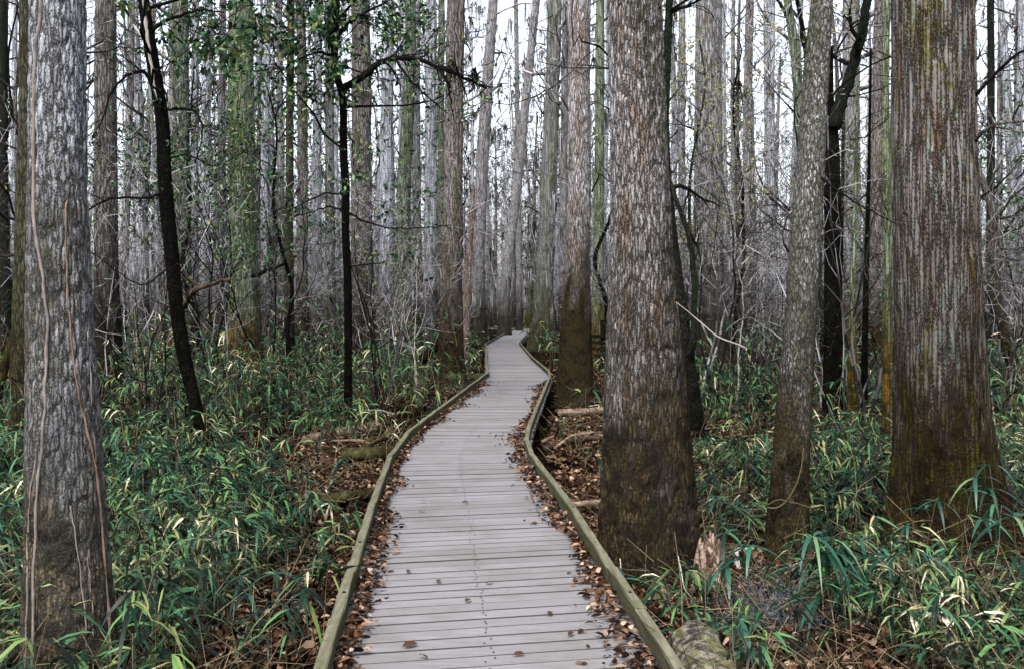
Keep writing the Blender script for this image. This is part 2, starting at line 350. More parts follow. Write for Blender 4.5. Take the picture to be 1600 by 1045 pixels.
bw = thing('boardwalk', (0, 0, 0), 'long weathered grey plank boardwalk winding away between low mossy kerb rails', 'boardwalk')
rng = np.random.default_rng(11)
mb = MB(); nails = MB(); Y = -2.6
while Y < 88:
    wd = .140 + (.0 if Y < 40 else .15)
    SL = lambda q: (path_mid(q + 1.2) - path_mid(q - 1.2)) / 2.4 - .13 * float(np.clip((12.5 - q) / 4.5, 0, 1))
    sl, sl2 = SL(Y), SL(Y + wd)
    xm = path_mid(Y); xl = Xat(Lw, Y) - .05 + rng.uniform(-.015, .01); xr = Xat(Rw, Y) + .05 + rng.uniform(-.01, .015)
    dz = rng.uniform(-.002, .002); tw = rng.normal(0, .003)
    gap = rng.choice([.004, .006, .008, .009, .011]) * (.9 if Y < 7.5 else .6)
    def py_(x, yy): return yy - (sl if yy < Y + wd * .5 else sl2) * (x - xm)
    # the board's two halves meet at the middle joist
    for (a, b) in ((xl, xr),):
        y0a, y1a = py_(a, Y) + tw, py_(a, Y + wd - gap) + tw
        y0b, y1b = py_(b, Y) - tw, py_(b, Y + wd - gap) - tw
        z1 = DECK + dz + rng.uniform(-.0015, .0015); z0 = z1 - .038; e = .0045 if Y < 6.5 else .003
        V = [(a, y0a, z0), (b, y0b, z0), (b, y1b, z0), (a, y1a, z0), (a, y0a, z1 - e), (b, y0b, z1 - e), (b, y1b, z1 - e), (a, y1a, z1 - e),
             (a, y0a + e, z1), (b, y0b + e, z1), (b, y1b - e, z1), (a, y1a - e, z1)]
        mb.add(V, [[0, 3, 2, 1], [0, 1, 5, 4], [1, 2, 6, 5], [2, 3, 7, 6], [3, 0, 4, 7], [4, 5, 9, 8], [6, 7, 11, 10], [8, 9, 10, 11], [4, 8, 11, 7], [5, 6, 10, 9]])
    if Y < 26 and Y > 1:
        for xn in (xm - .02, xl + .16, xr - .16):
            for yn in (.3, .68):
                nx_, ny_ = xn + rng.normal(0, .012), Y + wd * yn + rng.normal(0, .006)
                aa = np.arange(6) / 6 * 6.283; yy = py_(nx_, ny_)
                nails.add([(nx_ + .0065 * math.cos(q), yy + .0065 * math.sin(q), DECK + dz + .0035) for q in aa], [[0, 1, 2, 3], [0, 3, 4, 5]])
    Y += wd
nails.build('nails', DARKW, bw, smooth=False)
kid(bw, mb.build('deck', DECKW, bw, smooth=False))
# far leg of the walk turning off to the left behind the trunks
mb = MB(); XA = Xat(Rw, 88)
for i in range(30):
    mb.box((XA - .15 - i * .3, 88.9 + i * .06, DECK - .02), (.142, .75, .02))
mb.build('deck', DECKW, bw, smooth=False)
mb = MB(); mb.box((XA - 4.3, 90.6, .45), (4.9, .05, .06)); mb.build('kerb_rail', KERBW, bw, smooth=False)
# kerb rails: lengths of square timber on little blocks
def rail(a, b, w=.058, h=.085, top=RT):
    a = np.array([a[0], a[1], top - h / 2]); b = np.array([b[0], b[1], top - h / 2]); d = b - a; L = np.linalg.norm(d); d = d / L
    s = np.array([d[1], -d[0], 0]); nseg = max(2, int(L / .25))
    m_ = MB(); e = .007; P = []
    prof = [(-w / 2, -h / 2), (w / 2, -h / 2), (w / 2, h / 2 - e), (w / 2 - e, h / 2), (-w / 2 + e, h / 2), (-w / 2, h / 2 - e)]
    for i in range(nseg + 1):
        c_ = a + d * (L * i / nseg) + np.array([rng.normal(0, .0015), rng.normal(0, .0015), rng.normal(0, .0025)])
        for (u, v_) in prof: P.append(c_ + s * (u + rng.normal(0, .001)) + np.array([0, 0, v_ + rng.normal(0, .001)]))
    k = len(prof); Q = []
    for i in range(nseg):
        for j in range(k): Q.append([i * k + j, i * k + (j + 1) % k, (i + 1) * k + (j + 1) % k, (i + 1) * k + j])
    for s0, rev in ((0, 1), (nseg * k, 0)):
        q1, q2 = [s0, s0 + 1, s0 + 2, s0 + 5], [s0 + 2, s0 + 3, s0 + 4, s0 + 5]
        Q += [q1[::-1], q2[::-1]] if rev else [q1, q2]
    m_.add(P, Q)
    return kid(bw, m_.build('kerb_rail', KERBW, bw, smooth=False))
for poly in (Lw, Rw):
    for i in range(len(poly) - 1):
        if i == 0: continue
        rail(poly[i], poly[i + 1])
for poly in (Lw, Rw):
    Yb = 3.0
    while Yb < 22:
        m_ = MB(); x = Xat(poly, Yb); V, Q_ = tube([(x, Yb, RT - .004), (x, Yb, RT + .004)], .009, 8); m_.add(V, Q_); m_.build('bolt', DARKW, bw, smooth=False); Yb += 1.15
nb = 0
for poly, sg in ((Lw, 1), (Rw, -1)):
    Yb = 2.4
    while Yb < 60:
        x = Xat(poly, Yb); m_ = MB(); m_.box((x, Yb, DECK + .018), (.03, .07, .0185)); m_.build('spacer_block', KERBW, bw, smooth=False); Yb += 1.7 if Yb < 20 else 6; nb += 1
for sg, poly in ((-1, Lw), (1, Rw)):
    m_ = MB()
    ys = [-2.5] + [y for x, y in poly if y > 0] + [88]
    for a, b in zip(ys[:-1], ys[1:]):
        if b - a < .05: continue
        xa, xb = Xat(poly, a) - sg * .02, Xat(poly, b) - sg * .02
        d = np.array([xb - xa, b - a, 0]); L = np.linalg.norm(d); d /= L
        m_.box(((xa + xb) / 2, (a + b) / 2, DECK - .13), (.022, L / 2 - .002, .085), [[d[1], -d[0], 0], [d[0], d[1], 0], [0, 0, 1]])
    m_.build('joist', DARKW, bw, smooth=False)
    Yb = 2.6
    while Yb < 45:
        m_ = MB(); m_.box((Xat(poly, Yb) - sg * .09, Yb, .03), (.045, .045, .31)); m_.build('post', DARKW, bw, smooth=False); Yb += 2.4 if Yb < 22 else 5
# two short cross timbers left of the bend
xj, yj = Lw[9][0], Lw[9][1]
for k_, (zz, ln) in enumerate(((.43, 1.0), (.24, .85))):
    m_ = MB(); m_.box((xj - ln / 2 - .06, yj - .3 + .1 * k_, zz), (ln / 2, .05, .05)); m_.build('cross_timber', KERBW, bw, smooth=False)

# ------------------------------------------------------------------ ground
def axis(segs_):
    a = []
    for lo, hi, st in segs_: a += list(np.arange(lo, hi, st))
    return np.array(a + [segs_[-1][1]])
gx = axis([(-420, -40, 20), (-40, -12, 2), (-12, 12, .22), (12, 40, 2), (40, 420, 20)])
gy = axis([(-60, -4, 8), (-4, 22, .22), (22, 60, 2), (60, 480, 20)])
X, Yg = np.meshgrid(gx, gy, indexing='ij')
Z = gh(X, Yg) + .03 * vnoise(X * 4, Yg * 4, 0, 8)
under = np.exp(-((X - path_mid(np.clip(Yg, -3, 88))) / .9) ** 2) * (Yg < 92)
Z = Z * (1 - .6 * under) - .05 * under
n0, n1 = X.shape
idx = np.arange(n0 * n1).reshape(n0, n1)
Q = np.stack([idx[:-1, :-1], idx[1:, :-1], idx[1:, 1:], idx[:-1, 1:]], -1).reshape(-1, 4)
me = mesh_of('ground', np.stack([X, Yg, Z], -1).reshape(-1, 3), Q, np.zeros(len(Q)), FLOOR)
tag(link('ground', me), kind='structure')

# ------------------------------------------------------------------ trees
def smooth_path(ctrl, zs):
    c = np.array(ctrl, float); c = c[np.argsort(c[:, 2])]
    out = [np.interp(zs, c[:, 2], c[:, i]) for i in (0, 1, 3)]
    # soften the corners
    for q in range(3):
        s = max(1, int(len(zs) * .02))
        k = np.ones(2 * s + 1) / (2 * s + 1)
        for _ in range(2):
            e = np.pad(out[q], s, mode='reflect', reflect_type='odd'); out[q] = np.convolve(e, k, 'valid')
    return np.stack([out[0], out[1], zs], -1), np.maximum(out[2], .004)
def trunk_geo(ctrl, k=16, nz=40, ridge=0.0, rf=(26, 4), flare=(0, .5, 5), lump=.05, seed=0, hi=None, groove=None):
    """ctrl rows (x, y, z, r) local to the base"""
    zmin = min(c[2] for c in ctrl); zmax = max(c[2] for c in ctrl)
    if hi: zs = np.concatenate([np.linspace(zmin, hi, nz), np.linspace(hi, zmax, 24)[1:]])
    else: zs = zmin + (zmax - zmin) * np.linspace(0, 1, nz) ** 1.35
    if hi: # smooth on a uniform grid first
        zu = np.linspace(zmin, zmax, 400); Pu, ru = smooth_path(ctrl, zu)
        P = np.stack([np.interp(zs, zu, Pu[:, 0]), np.interp(zs, zu, Pu[:, 1]), zs], -1); r = np.interp(zs, zu, ru)
    else:
        P, r = smooth_path(ctrl, zs)
    a = np.arange(k) / k * 2 * np.pi
    ca, sa = np.cos(a)[None], np.sin(a)[None]; rr = r[:, None]; z = zs[:, None]
    m = 1 + lump * fbm(ca * 1.2 + seed, sa * 1.2, z * .7, seed, 2)
    if flare[0]:
        amp, h, lob = flare
        ph = seed * 1.7
        lobes = .5 + .5 * np.cos(lob * a[None] + ph + .8 * np.sin(z * .8) + 1.1 * np.sin(2 * a[None] + ph))
        m = m + amp * np.exp(-np.maximum(z, 0) / h) * (lobes * 1.2 - .35)
    rad = rr * m
    if groove:
        da = (a[None] - groove[0] - .03 * np.sin(z * 1.3) + 3.1416) % 6.2832 - 3.1416
        rad = rad * (1 - groove[1] * np.exp(-(da / groove[2]) ** 2) * np.clip(.75 + .5 * vnoise(0, 0, z * .8, 3), .2, 1))
    if ridge:
        x = ca * rr; y = sa * rr
        n1_ = np.abs(vnoise(x * rf[0] + .35 * vnoise(x * 8, y * 8, z * 6, 5), y * rf[0], z * rf[1], seed + 1))
        n2_ = vnoise(x * rf[0] * 2.3, y * rf[0] * 2.3, z * rf[1] * 2.6, seed + 2)
        rad = rad - ridge * np.clip(1 - n1_ * 3.2, 0, 1) + ridge * .3 * n2_
    V = P[:, None] + np.stack([ca * rad, sa * rad, np.zeros_like(rad)], -1)
    n = len(zs); i = np.arange(n - 1)[:, None] * k; j = np.arange(k)[None]; j2 = (j + 1) % k
    Q = np.stack([i + j, i + j2, i + k + j2, i + k + j], -1).reshape(-1, 4)
    return V.reshape(-1, 3), Q
def grow(rng, p, d, L, r, lvl, out, tips, up=.15, wob=.22, kids=(3, 5), shrink=.62, spread=.9, seg=.35, minr=.002):
    n = max(3, int(L / seg)); st = L / n
    p = np.array(p, float); d = nrm(np.array(d, float)); nk = rng.integers(kids[0], kids[1] + 1) if lvl > 0 else 0
    at = set(rng.integers(max(1, n // 4), n, nk)) if nk else set()
    for i in range(n):
        r0 = r * (1 - .75 * i / n); r1 = r * (1 - .75 * (i + 1) / n)
        d = nrm(d + rng.normal(0, wob, 3) + np.array([0, 0, up]))
        q = p + d * st
        out.append((*p, *q, max(r0, minr), max(r1, minr)))
        if i in at:
            s = nrm(np.cross(d, rng.normal(0, 1, 3)))
            grow(rng, q, d * (1 - spread * .5) + s * spread, L * shrink * rng.uniform(.6, 1.1), max(r1 * .7, minr), lvl - 1, out, tips, up, wob, kids, shrink, spread, seg * .75, minr)
        p = q
        if lvl == 0 and i % 2: tips.append((*p, *d))
    tips.append((*p, *d))
TREES = []        # (px, name) of trees already standing, for spacing
def crown_geo(rng, top, base_z, r, nl=7, spread=3.0, lvl=3, thick=1.0, minr=.006):
    out, tips = [], []
    for i in range(nl):
        z = base_z + (top - base_z) * (i / max(1, nl - 1)) * .95; a = rng.uniform(0, 6.28)
        L = spread * rng.uniform(.6, 1.1) * (1.1 - .5 * i / nl)
        grow(rng, (0, 0, z), (math.cos(a), math.sin(a), rng.uniform(.1, .8)), L, r * .3 * thick, lvl, out, tips, up=.1, seg=.5, minr=minr)
    return out, tips

def main_tree(name, label, cat, pts, Y, mat, k=20, nz=60, top=20.0, ridge=0.0, rf=(26, 4), flare=(0, .5, 5), lump=.05, hi=None, seed=1, basey=None, group=None, crown=True, lean_top=None, twigmat=None, groove=None):
    """pts: (px, py, width px) from the top downwards, all at depth Y"""
    c = []
    for q in pts:
        x, y, z = W(q[0], q[1], Y + (q[3] if len(q) > 3 else 0)); c.append([x, y, z, q[2] / 2 * Y / F])
    c.sort(key=lambda v: v[2])
    bx, by = c[0][0], c[0][1]; gz = float(gh(bx, by))
    lo = c[0]
    if lo[2] > gz - .1: c.insert(0, [lo[0] - (c[1][0] - lo[0]) * .1, by, gz - .25, lo[3] * 1.04])
    hi_ = c[-1]; sl = (c[-1][0] - c[-2][0]) / (c[-1][2] - c[-2][2])
    if lean_top is not None: sl = lean_top
    if top > hi_[2] + .5:
        c.append([hi_[0] + sl * (top - hi_[2]) * .6, hi_[1], top, max(hi_[3] * .35, .02)])
    o = thing(name, (bx, by, gz), label, cat, group)
    cl = [(x - bx, y - by, z - gz, r) for x, y, z, r in c]
    V, Q_ = trunk_geo(cl, k, nz, ridge, rf, flare, lump, seed, hi, groove)
    mb = MB(); mb.add(V, Q_); mb.build('trunk', mat, o)
    if crown and top > 9:
        rg = np.random.default_rng(seed + 100); out, tips = crown_geo(rg, top * .97, top * .5, max(.08, hi_[3]), 7, 3.2, 3)
        A = np.array(out); tp = cl[-1]
        fr = lambda z: np.interp(z, [q[2] for q in cl], [q[0] for q in cl])
        A[:, 0] += fr(A[:, 2]); A[:, 3] += fr(A[:, 5])
        mb = MB(); V, Q_ = segs(A, 4); mb.add(V, Q_); mb.build('crown', twigmat or TWIG_GREY, o)
    return o
def limb(parent, pts, r0, r1, mat, name='branch', twigs=0, lvl=1, seed=1, tl=.5, leaf=None, nleaf=0, ll=.06, lw=.03, k=7, up=.0, twr=.002):
    """a branch through (px, py, Y) points; twigs grow from it"""
    P = np.array([W(*p) for p in pts]); L = np.array(parent.location)
    tt = np.linspace(0, 1, len(P)); ts = np.linspace(0, 1, max(8, len(P) * 4))
    S = np.stack([np.interp(ts, tt, P[:, i]) for i in range(3)], -1)
    for _ in range(2): S[1:-1] = (S[:-2] + 2 * S[1:-1] + S[2:]) / 4
    rg = np.random.default_rng(seed); sc = P[0, 1] / F
    S[1:-1] += rg.normal(0, .8 * sc, (len(S) - 2, 3))
    S = S - L; mb = MB(); mb.tube(S, np.linspace(r0, r1, len(S)), k)
    tips = []
    if twigs:
        out = []
        for i in range(twigs):
            f = rg.uniform(.15, 1); p = np.array([np.interp(f, ts, S[:, j]) for j in range(3)])
            d = S[-1] - S[0]; d = nrm(d) * .5 + rg.normal(0, .6, 3)
            grow(rg, p, d, tl * rg.uniform(.5, 1.2), max(r1 * .8, twr * 1.6), lvl, out, tips, up=up, seg=.12, minr=twr, kids=(2, 4))
        V, Q_ = segs(out, 3); mb.add(V, Q_)
    mb.build(name, mat, parent)
    if leaf and tips:
        tp = np.array(tips); s = rg.integers(0, len(tp), nleaf)
        P_ = tp[s, :3] + rg.normal(0, .05, (nleaf, 3)); D = tp[s, 3:] * .6 + rg.normal(0, .7, (nleaf, 3))
        V, Q_ = leaves(P_, D, ll * rg.uniform(.6, 1.2, nleaf), lw * rg.uniform(.7, 1.2, nleaf), .2, rg, OVAL, tilt=.9)
        mb = MB(); mb.add(V, Q_); mb.build('foliage', leaf, parent)

def gY(py): return F * CAMZ / (py - HY)
# --- the five big near trunks
T1 = main_tree('tupelo_tree', 'thick lilac-grey flaky trunk with pale vines at the left foreground', 'tree',
    [(90, -60, 82), (90, 0, 84), (90, 150, 86), (90, 300, 90), (93, 500, 98), (99, 700, 112), (105, 850, 124), (110, 1000, 140), (112, 1110, 165)], 5.0, BARK_LEFT, k=240, nz=620, ridge=.011, rf=(34, 9), lump=.03, hi=3.9, seed=3, top=16, lean_top=0.0)
T12 = main_tree('tupelo_tree', 'massive tree with flaked grey bark and dark swollen foot beside the right kerb rail', 'tree',
    [(990, -60, 80), (990, 0, 83), (996, 150, 87), (1000, 300, 92), (1002, 400, 98), (1004, 500, 108), (1008, 600, 124), (1012, 700, 138), (1013, 800, 150), (1014, 880, 160), (1014, 912, 172)], 7.4, BARK_FLAKY, k=260, nz=640, ridge=.016, rf=(30, 6), flare=(.10, .35, 5), lump=.045, hi=4.7, seed=8, top=22, lean_top=0)
T18 = main_tree('cypress_tree', 'massive cypress with stringy reddish-grey bark at the right foreground', 'tree',
    [(1454, -60, 118), (1455, 0, 121), (1457, 150, 124), (1461, 300, 127), (1466, 450, 131), (1468, 560, 136), (1470, 660, 144), (1473, 740, 150), (1478, 800, 163), (1484, 850, 184)], 8.6, BARK_CYPRESS, k=280, nz=560, ridge=.018, rf=(20, 1.3), flare=(.30, .55, 7), lump=.045, hi=5.4, seed=12, top=24, lean_top=0, groove=(-.55, .28, .07))
T16 = main_tree('birch_like_tree', 'slender pale speckled trunk leaning right between the two massive trees', 'tree',
    [(1290, -50, 30), (1284, 0, 34), (1276, 100, 38), (1270, 200, 42), (1263, 320, 44), (1256, 420, 45), (1250, 520, 48), (1242, 620, 52), (1236, 720, 56), (1230, 800, 62), (1228, 862, 72)], 8.2, BARK_SPECK, k=120, nz=300, ridge=.003, rf=(30, 20), lump=.08, hi=5.0, seed=17, top=15)
T16.name = 'speckled_tree'
T11 = main_tree('tupelo_tree', 'grey trunk with moss-dark brown foot right of the boardwalk bend', 'tree',
    [(908, -30, 33), (906, 0, 34), (905, 150, 35), (905, 300, 36), (903, 400, 40), (901, 480, 46), (899, 560, 54), (898, 625, 64)], 21.8, BARK_STAINED, k=80, nz=200, ridge=.012, rf=(18, 4), flare=(.16, .6, 4), hi=9, seed=21, top=24, lump=.06)
T2 = main_tree('tupelo_tree', 'brown-grey trunk standing just right of the left foreground tree', 'tree',
    [(165, -30, 30), (165, 0, 32), (165, 200, 34), (166, 400, 36), (167, 520, 42), (168, 600, 50)], 21, BARK_BROWN, k=60, nz=160, ridge=.012, rf=(16, 4), flare=(.2, .8, 4), hi=9, seed=23, top=22)
T3 = main_tree('leaning_tree', 'crooked near-black trunk leaning left with one pale vine down its upper part', 'tree',
    [(215, -60, 17), (224, 0, 18), (234, 70, 20), (246, 140, 21), (255, 190, 20), (256, 260, 20), (262, 340, 22), (270, 420, 22), (278, 500, 22), (290, 570, 21), (303, 620, 20), (318, 690, 20), (322, 712, 22)], 13.7, BARK_DARK, k=40, nz=140, ridge=.006, rf=(30, 10), hi=6.5, seed=25, top=9.5, lump=.12, twigmat=TWIG_DARK)
T4 = main_tree('cypress_tree', 'straight mossy pale-green trunk with ochre-brown foot on the left', 'tree',
    [(376, -30, 38), (376, 0, 38), (377, 150, 39), (379, 300, 41), (380, 400, 43), (381, 480, 48), (382, 560, 60), (382, 590, 74)], 27, BARK_GREEN, k=60, nz=160, ridge=.012, rf=(14, 2), flare=(.25, 1.1, 5), hi=11, seed=27, top=24)
T5 = main_tree('forked_tree', 'slim black trunk forking below leafy boughs in the left middle', 'tree',
    [(525, -40, 11), (526, 20, 11), (523, 75, 11), (521, 110, 12), (536, 140, 13), (537, 200, 12), (536, 240, 13), (541, 290, 12), (539, 360, 12), (543, 430, 13), (544, 520, 13), (544, 600, 13), (545, 668, 15)], 16.5, BARK_DARK, k=28, nz=140, ridge=.004, rf=(30, 10), hi=7, seed=29, top=9.5, lump=.12, twigmat=TWIG_DARK)
T13 = main_tree('leaning_tree', 'thin mossy dark trunk curving behind the massive tree by the kerb', 'tree',
    [(1050, -40, 12), (1046, 0, 12), (1042, 90, 13), (1038, 180, 14), (1041, 280, 17), (1050, 380, 20), (1060, 460, 22), (1072, 540, 22), (1083, 600, 22), (1092, 690, 24)], 14.6, BARK_MOSSDARK, k=32, nz=120, ridge=.006, rf=(26, 10), hi=7, seed=31, top=10, lump=.1, twigmat=TWIG_DARK)
T17 = main_tree('forked_tree', 'dark mossy tree forking to the right behind the pale speckled trunk', 'tree',
    [(1296, 150, 12), (1298, 185, 18), (1300, 240, 24), (1301, 330, 26), (1302, 420, 28), (1302, 520, 30), (1303, 600, 34), (1304, 650, 38)], 18.5, BARK_DARK, k=32, nz=110, ridge=.006, rf=(22, 8), hi=7, seed=33, top=5, lump=.08, crown=False)
limb(T17, [(1302, 200, 18.4), (1312, 160, 18.4), (1328, 120, 18.4), (1340, 80, 18.4), (1350, 40, 18.4), (1357, -10, 18.4), (1364, -80, 18.4)], .13, .07, BARK_MOSSDARK, seed=3, twigs=5, lvl=2, tl=1.2)
limb(T17, [(1303, 205, 18.5), (1285, 170, 18.9), (1268, 110, 19), (1255, 70, 19), (1248, 20, 19)], .06, .03, BARK_DARK, seed=4, twigs=3, lvl=2, tl=1.2)
T17b = main_tree('bent_tree', 'mossy tree with an elbow bend high behind the pale speckled trunk', 'tree',
    [(1226, -30, 12), (1230, 0, 12), (1236, 40, 14), (1243, 80, 16), (1246, 130, 15), (1252, 190, 14), (1255, 250, 14), (1256, 400, 15), (1254, 560, 18)], 24, BARK_GREEN, k=24, nz=100, hi=10, seed=35, top=14, lump=.1)
limb(T17b, [(1246, 60, 24), (1232, 28, 24), (1218, 5, 24), (1205, -20, 24)], .05, .03, TWIG_DARK, seed=5, twigs=3, lvl=2, tl=1.5)
T14 = main_tree('cypress_tree', 'broad ribbed grey trunk with brown streak behind the yellow-green sprays', 'tree',
    [(1108, -30, 40), (1108, 0, 41), (1107, 150, 42), (1106, 300, 44), (1106, 400, 47), (1106, 480, 52), (1106, 590, 72)], 28, BARK_GREY, k=72, nz=160, ridge=.03, rf=(5, .3), flare=(.3, 1.5, 6), hi=11, seed=37, top=25)
T10 = main_tree('cypress_tree', 'mossy cypress with fluted flaring foot touching the far boardwalk', 'tree',
    [(868, -30, 22), (867, 0, 23), (862, 150, 24), (857, 300, 25), (852, 400, 26), (850, 460, 31), (850, 510, 36), (850, 545, 46)], 50, BARK_MOSSY, k=80, nz=160, ridge=.06, rf=(3.2, .25), flare=(.4, 2.0, 9), hi=19, seed=39, top=28)
T8 = main_tree('tupelo_tree', 'grey trunk with black-brown foot at the left edge of the boardwalk bend', 'tree',
    [(712, -30, 28), (712, 0, 28), (710, 150, 29), (708, 300, 31), (706, 420, 33), (705, 500, 36), (704, 580, 42), (704, 602, 50)], 26.7, BARK_BROWN, k=60, nz=150, ridge=.012, rf=(14, 3), flare=(.22, .9, 4), hi=11, seed=41, top=24)
T8b = main_tree('peeled_tree', 'narrow broken trunk stripped to pinkish bare wood beside the boardwalk bend', 'tree',
    [(740, 290, 4), (738, 330, 9), (735, 380, 11), (731, 430, 12), (729, 500, 12), (727, 560, 13), (727, 585, 15)], 31, BARK_RED, k=24, nz=100, ridge=.02, rf=(9, 1.4), seed=43, top=3, crown=False, lump=.15)
T6 = main_tree('tupelo_tree', 'reddish-brown trunk rising behind the slim black forked tree', 'tree',
    [(563, -30, 28), (563, 0, 28), (565, 100, 30), (565, 300, 32), (566, 420, 36), (568, 560, 44), (568, 590, 52)], 30, BARK_BROWN, k=50, nz=130, ridge=.012, rf=(12, 3), flare=(.2, 1, 5), hi=12, seed=45, top=24)
T9 = main_tree('leaning_tree', 'grey trunk leaning right at its top left of the boardwalk gap', 'tree',
    [(772, -20, 15), (768, 40, 16), (760, 150, 19), (753, 260, 20), (748, 360, 21), (746, 450, 24), (744, 525, 34), (744, 545, 40)], 50, BARK_GREY, k=32, nz=100, ridge=.02, rf=(7, 1), flare=(.2, 1.5, 5), hi=18, seed=47, top=26)
T1b = main_tree('tupelo_tree', 'olive-green trunk half hidden behind the left foreground tree', 'tree',
    [(50, -30, 36), (50, 150, 38), (46, 300, 40), (44, 450, 44), (42, 600, 50), (40, 720, 58)], 12.6, BARK_OLIVE, k=60, nz=160, ridge=.008, rf=(22, 6), hi=7, seed=49, top=20)

# medium trees listed from the photo: px at top, px at foot, width, foot row, bark, description
MID = [(6, 8, 15, 600, 'dark', 'slim dark trunk at the far left edge'), (24, 22, 9, 560, 'lilac', 'pale narrow trunk left of the foreground tree'),
 (205, 190, 12, 560, 'grey', 'thin grey trunk slanting behind the crooked black tree'), (240, 216, 10, 552, 'brown', 'thin brown trunk left of the crooked black tree'),
 (282, 284, 27, 575, 'green', 'greenish trunk just right of the crooked black tree'), (306, 304, 13, 558, 'lilac', 'narrow lilac trunk right of the greenish trunk'),
 (326, 322, 15, 560, 'lilac', 'pale trunk midway between greenish trunk and ochre-footed tree'), (348, 344, 12, 552, 'grey', 'narrow trunk touching the left of the ochre-footed tree'),
 (418, 416, 14, 560, 'lilac', 'pale trunk just right of the ochre-footed tree'), (436, 440, 11, 552, 'grey', 'narrow grey trunk left of the olive-brown pair'),
 (455, 452, 13, 590, 'olive', 'olive left trunk of the close pair left of the black forked tree'), (470, 472, 17, 572, 'brown', 'brown right trunk of the close pair left of the black forked tree'),
 (498, 496, 15, 556, 'lilac', 'lilac trunk between the close pair and the black forked tree'), (516, 518, 12, 550, 'grey', 'thin grey trunk directly left of the black forked tree'),
 (606, 604, 22, 556, 'lilac', 'wide pale trunk right of the reddish-brown trunk'), (633, 630, 22, 560, 'lilac', 'second wide pale trunk right of the reddish-brown trunk'),
 (652, 654, 14, 550, 'grey', 'narrow trunk midway between wide pale trunks and the bend'), (674, 672, 20, 566, 'lilac', 'pale trunk left of the black-footed tree at the bend'),
 (690, 694, 12, 548, 'green', 'narrow greenish trunk behind the black-footed tree at the bend'), (838, 788, 15, 532, 'grey', 'dark-footed trunk leaning right beside the far boardwalk'),
 (806, 812, 8, 524, 'grey', 'thin trunk straight above the far boardwalk'), (884, 880, 12, 548, 'grey', 'narrow trunk between fluted cypress and brown-footed tree'),
 (938, 934, 16, 576, 'green', 'greenish trunk left of the massive tree by the kerb'), (1066, 1070, 12, 560, 'grey', 'thin grey trunk right of the massive tree by the kerb'),
 (1128, 1134, 13, 560, 'lilac', 'pale trunk against the right of the broad ribbed trunk'), (1146, 1150, 7, 545, 'grey', 'thinnest trunk right of the broad ribbed trunk'),
 (1172, 1168, 15, 560, 'grey', 'straight trunk midway between ribbed trunk and speckled trunk'), (1206, 1208, 13, 552, 'lilac', 'pale trunk with dark swollen foot left of the speckled trunk'),
 (1196, 1200, 8, 540, 'lilac', 'thin pale trunk left of the dark-swollen-footed one'), (1330, 1330, 30, 560, 'grey', 'wide grey trunk behind the right-forking dark tree'),
 (1374, 1366, 17, 580, 'brown', 'reddish trunk left of the massive cypress'), (1384, 1386, 13, 600, 'green', 'thin greenish trunk touching the left of the massive cypress'),
 (1548, 1546, 12, 575, 'dark', 'thin dark trunk just right of the massive cypress'), (1564, 1562, 9, 550, 'grey', 'second thin trunk right of the massive cypress'),
 (1592, 1588, 9, 556, 'brown', 'thin trunk at the far right edge')]
MATS = dict(dark=BARK_MOSSDARK, lilac=BARK_LILAC, grey=BARK_GREY, brown=BARK_BROWN, green=BARK_GREEN, olive=BARK_OLIVE)
for i, (pt, pb, w, fy, kind, lab) in enumerate(MID):
    rg = random.Random(i * 7 + 1); b = rg.uniform(-3, 3)
    main_tree('bare_tree', lab, 'tree', [(pt, 0, w * .86), ((pt * 2 + pb) / 3 + b, 160, w * .93), ((pt + pb * 2) / 3 + b, 320, w), (pb, 460, w * 1.12), (pb, fy - 10, w * 1.5), (pb, fy, w * 1.8)],
              gY(fy), MATS[kind], k=22, nz=70, top=rg.uniform(19, 26), ridge=.012 if w > 12 else 0, rf=(9, 1.2), flare=(.22, 1.0, rg.choice((4, 5, 6))), seed=200 + i, hi=14, lump=.07, group='bare trunks of the middle distance')

# far trees: prototypes with shared meshes, copied
protos = []
for i in range(9):
    rg = np.random.default_rng(500 + i); H = rg.uniform(20, 27)
    cl = [(0, 0, -.4, .46), (0, 0, .3, .38), (0.02, 0, 2.0, .27), (rg.normal(0, .1), 0, 6, .23), (rg.normal(0, .25), rg.normal(0, .2), 12, .18), (rg.normal(0, .5), rg.normal(0, .3), H, .05)]
    V, Q_ = trunk_geo(cl, 14, 30, 0, flare=(.25, 1.2, 5), lump=.08, seed=i)
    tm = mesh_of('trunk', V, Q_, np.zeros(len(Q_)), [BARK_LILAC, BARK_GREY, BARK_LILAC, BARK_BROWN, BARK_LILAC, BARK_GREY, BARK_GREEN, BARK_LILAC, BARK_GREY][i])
    out, tips = crown_geo(rg, H, 8.5, .22, 14, 3.2, 3, minr=.009)
    # dead snags and short side twigs lower down
    for q in range(9):
        a = rg.uniform(0, 6.28); grow(rg, (0, 0, rg.uniform(2.5, 9)), (math.cos(a), math.sin(a), rg.uniform(-.1, .6)), rg.uniform(.7, 2.2), .03, 2, out, tips, up=.05, seg=.3, minr=.006)
    no = len(out)
    if i % 2:
        for q in rg.integers(0, len(tips), 90):
            p_ = np.array(tips[q][:3])
            for e_ in range(4):
                p2 = p_ + rg.normal(0, .06, 3); L_ = rg.uniform(.25, .9); out.append((*p2, p2[0] + rg.normal(0, .05), p2[1], p2[2] - L_, .035, .008))
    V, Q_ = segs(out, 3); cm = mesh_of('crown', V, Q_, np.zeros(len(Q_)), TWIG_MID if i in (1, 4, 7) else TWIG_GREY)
    protos.append((tm, cm))
rng = np.random.default_rng(77)
far = []; tries = 0
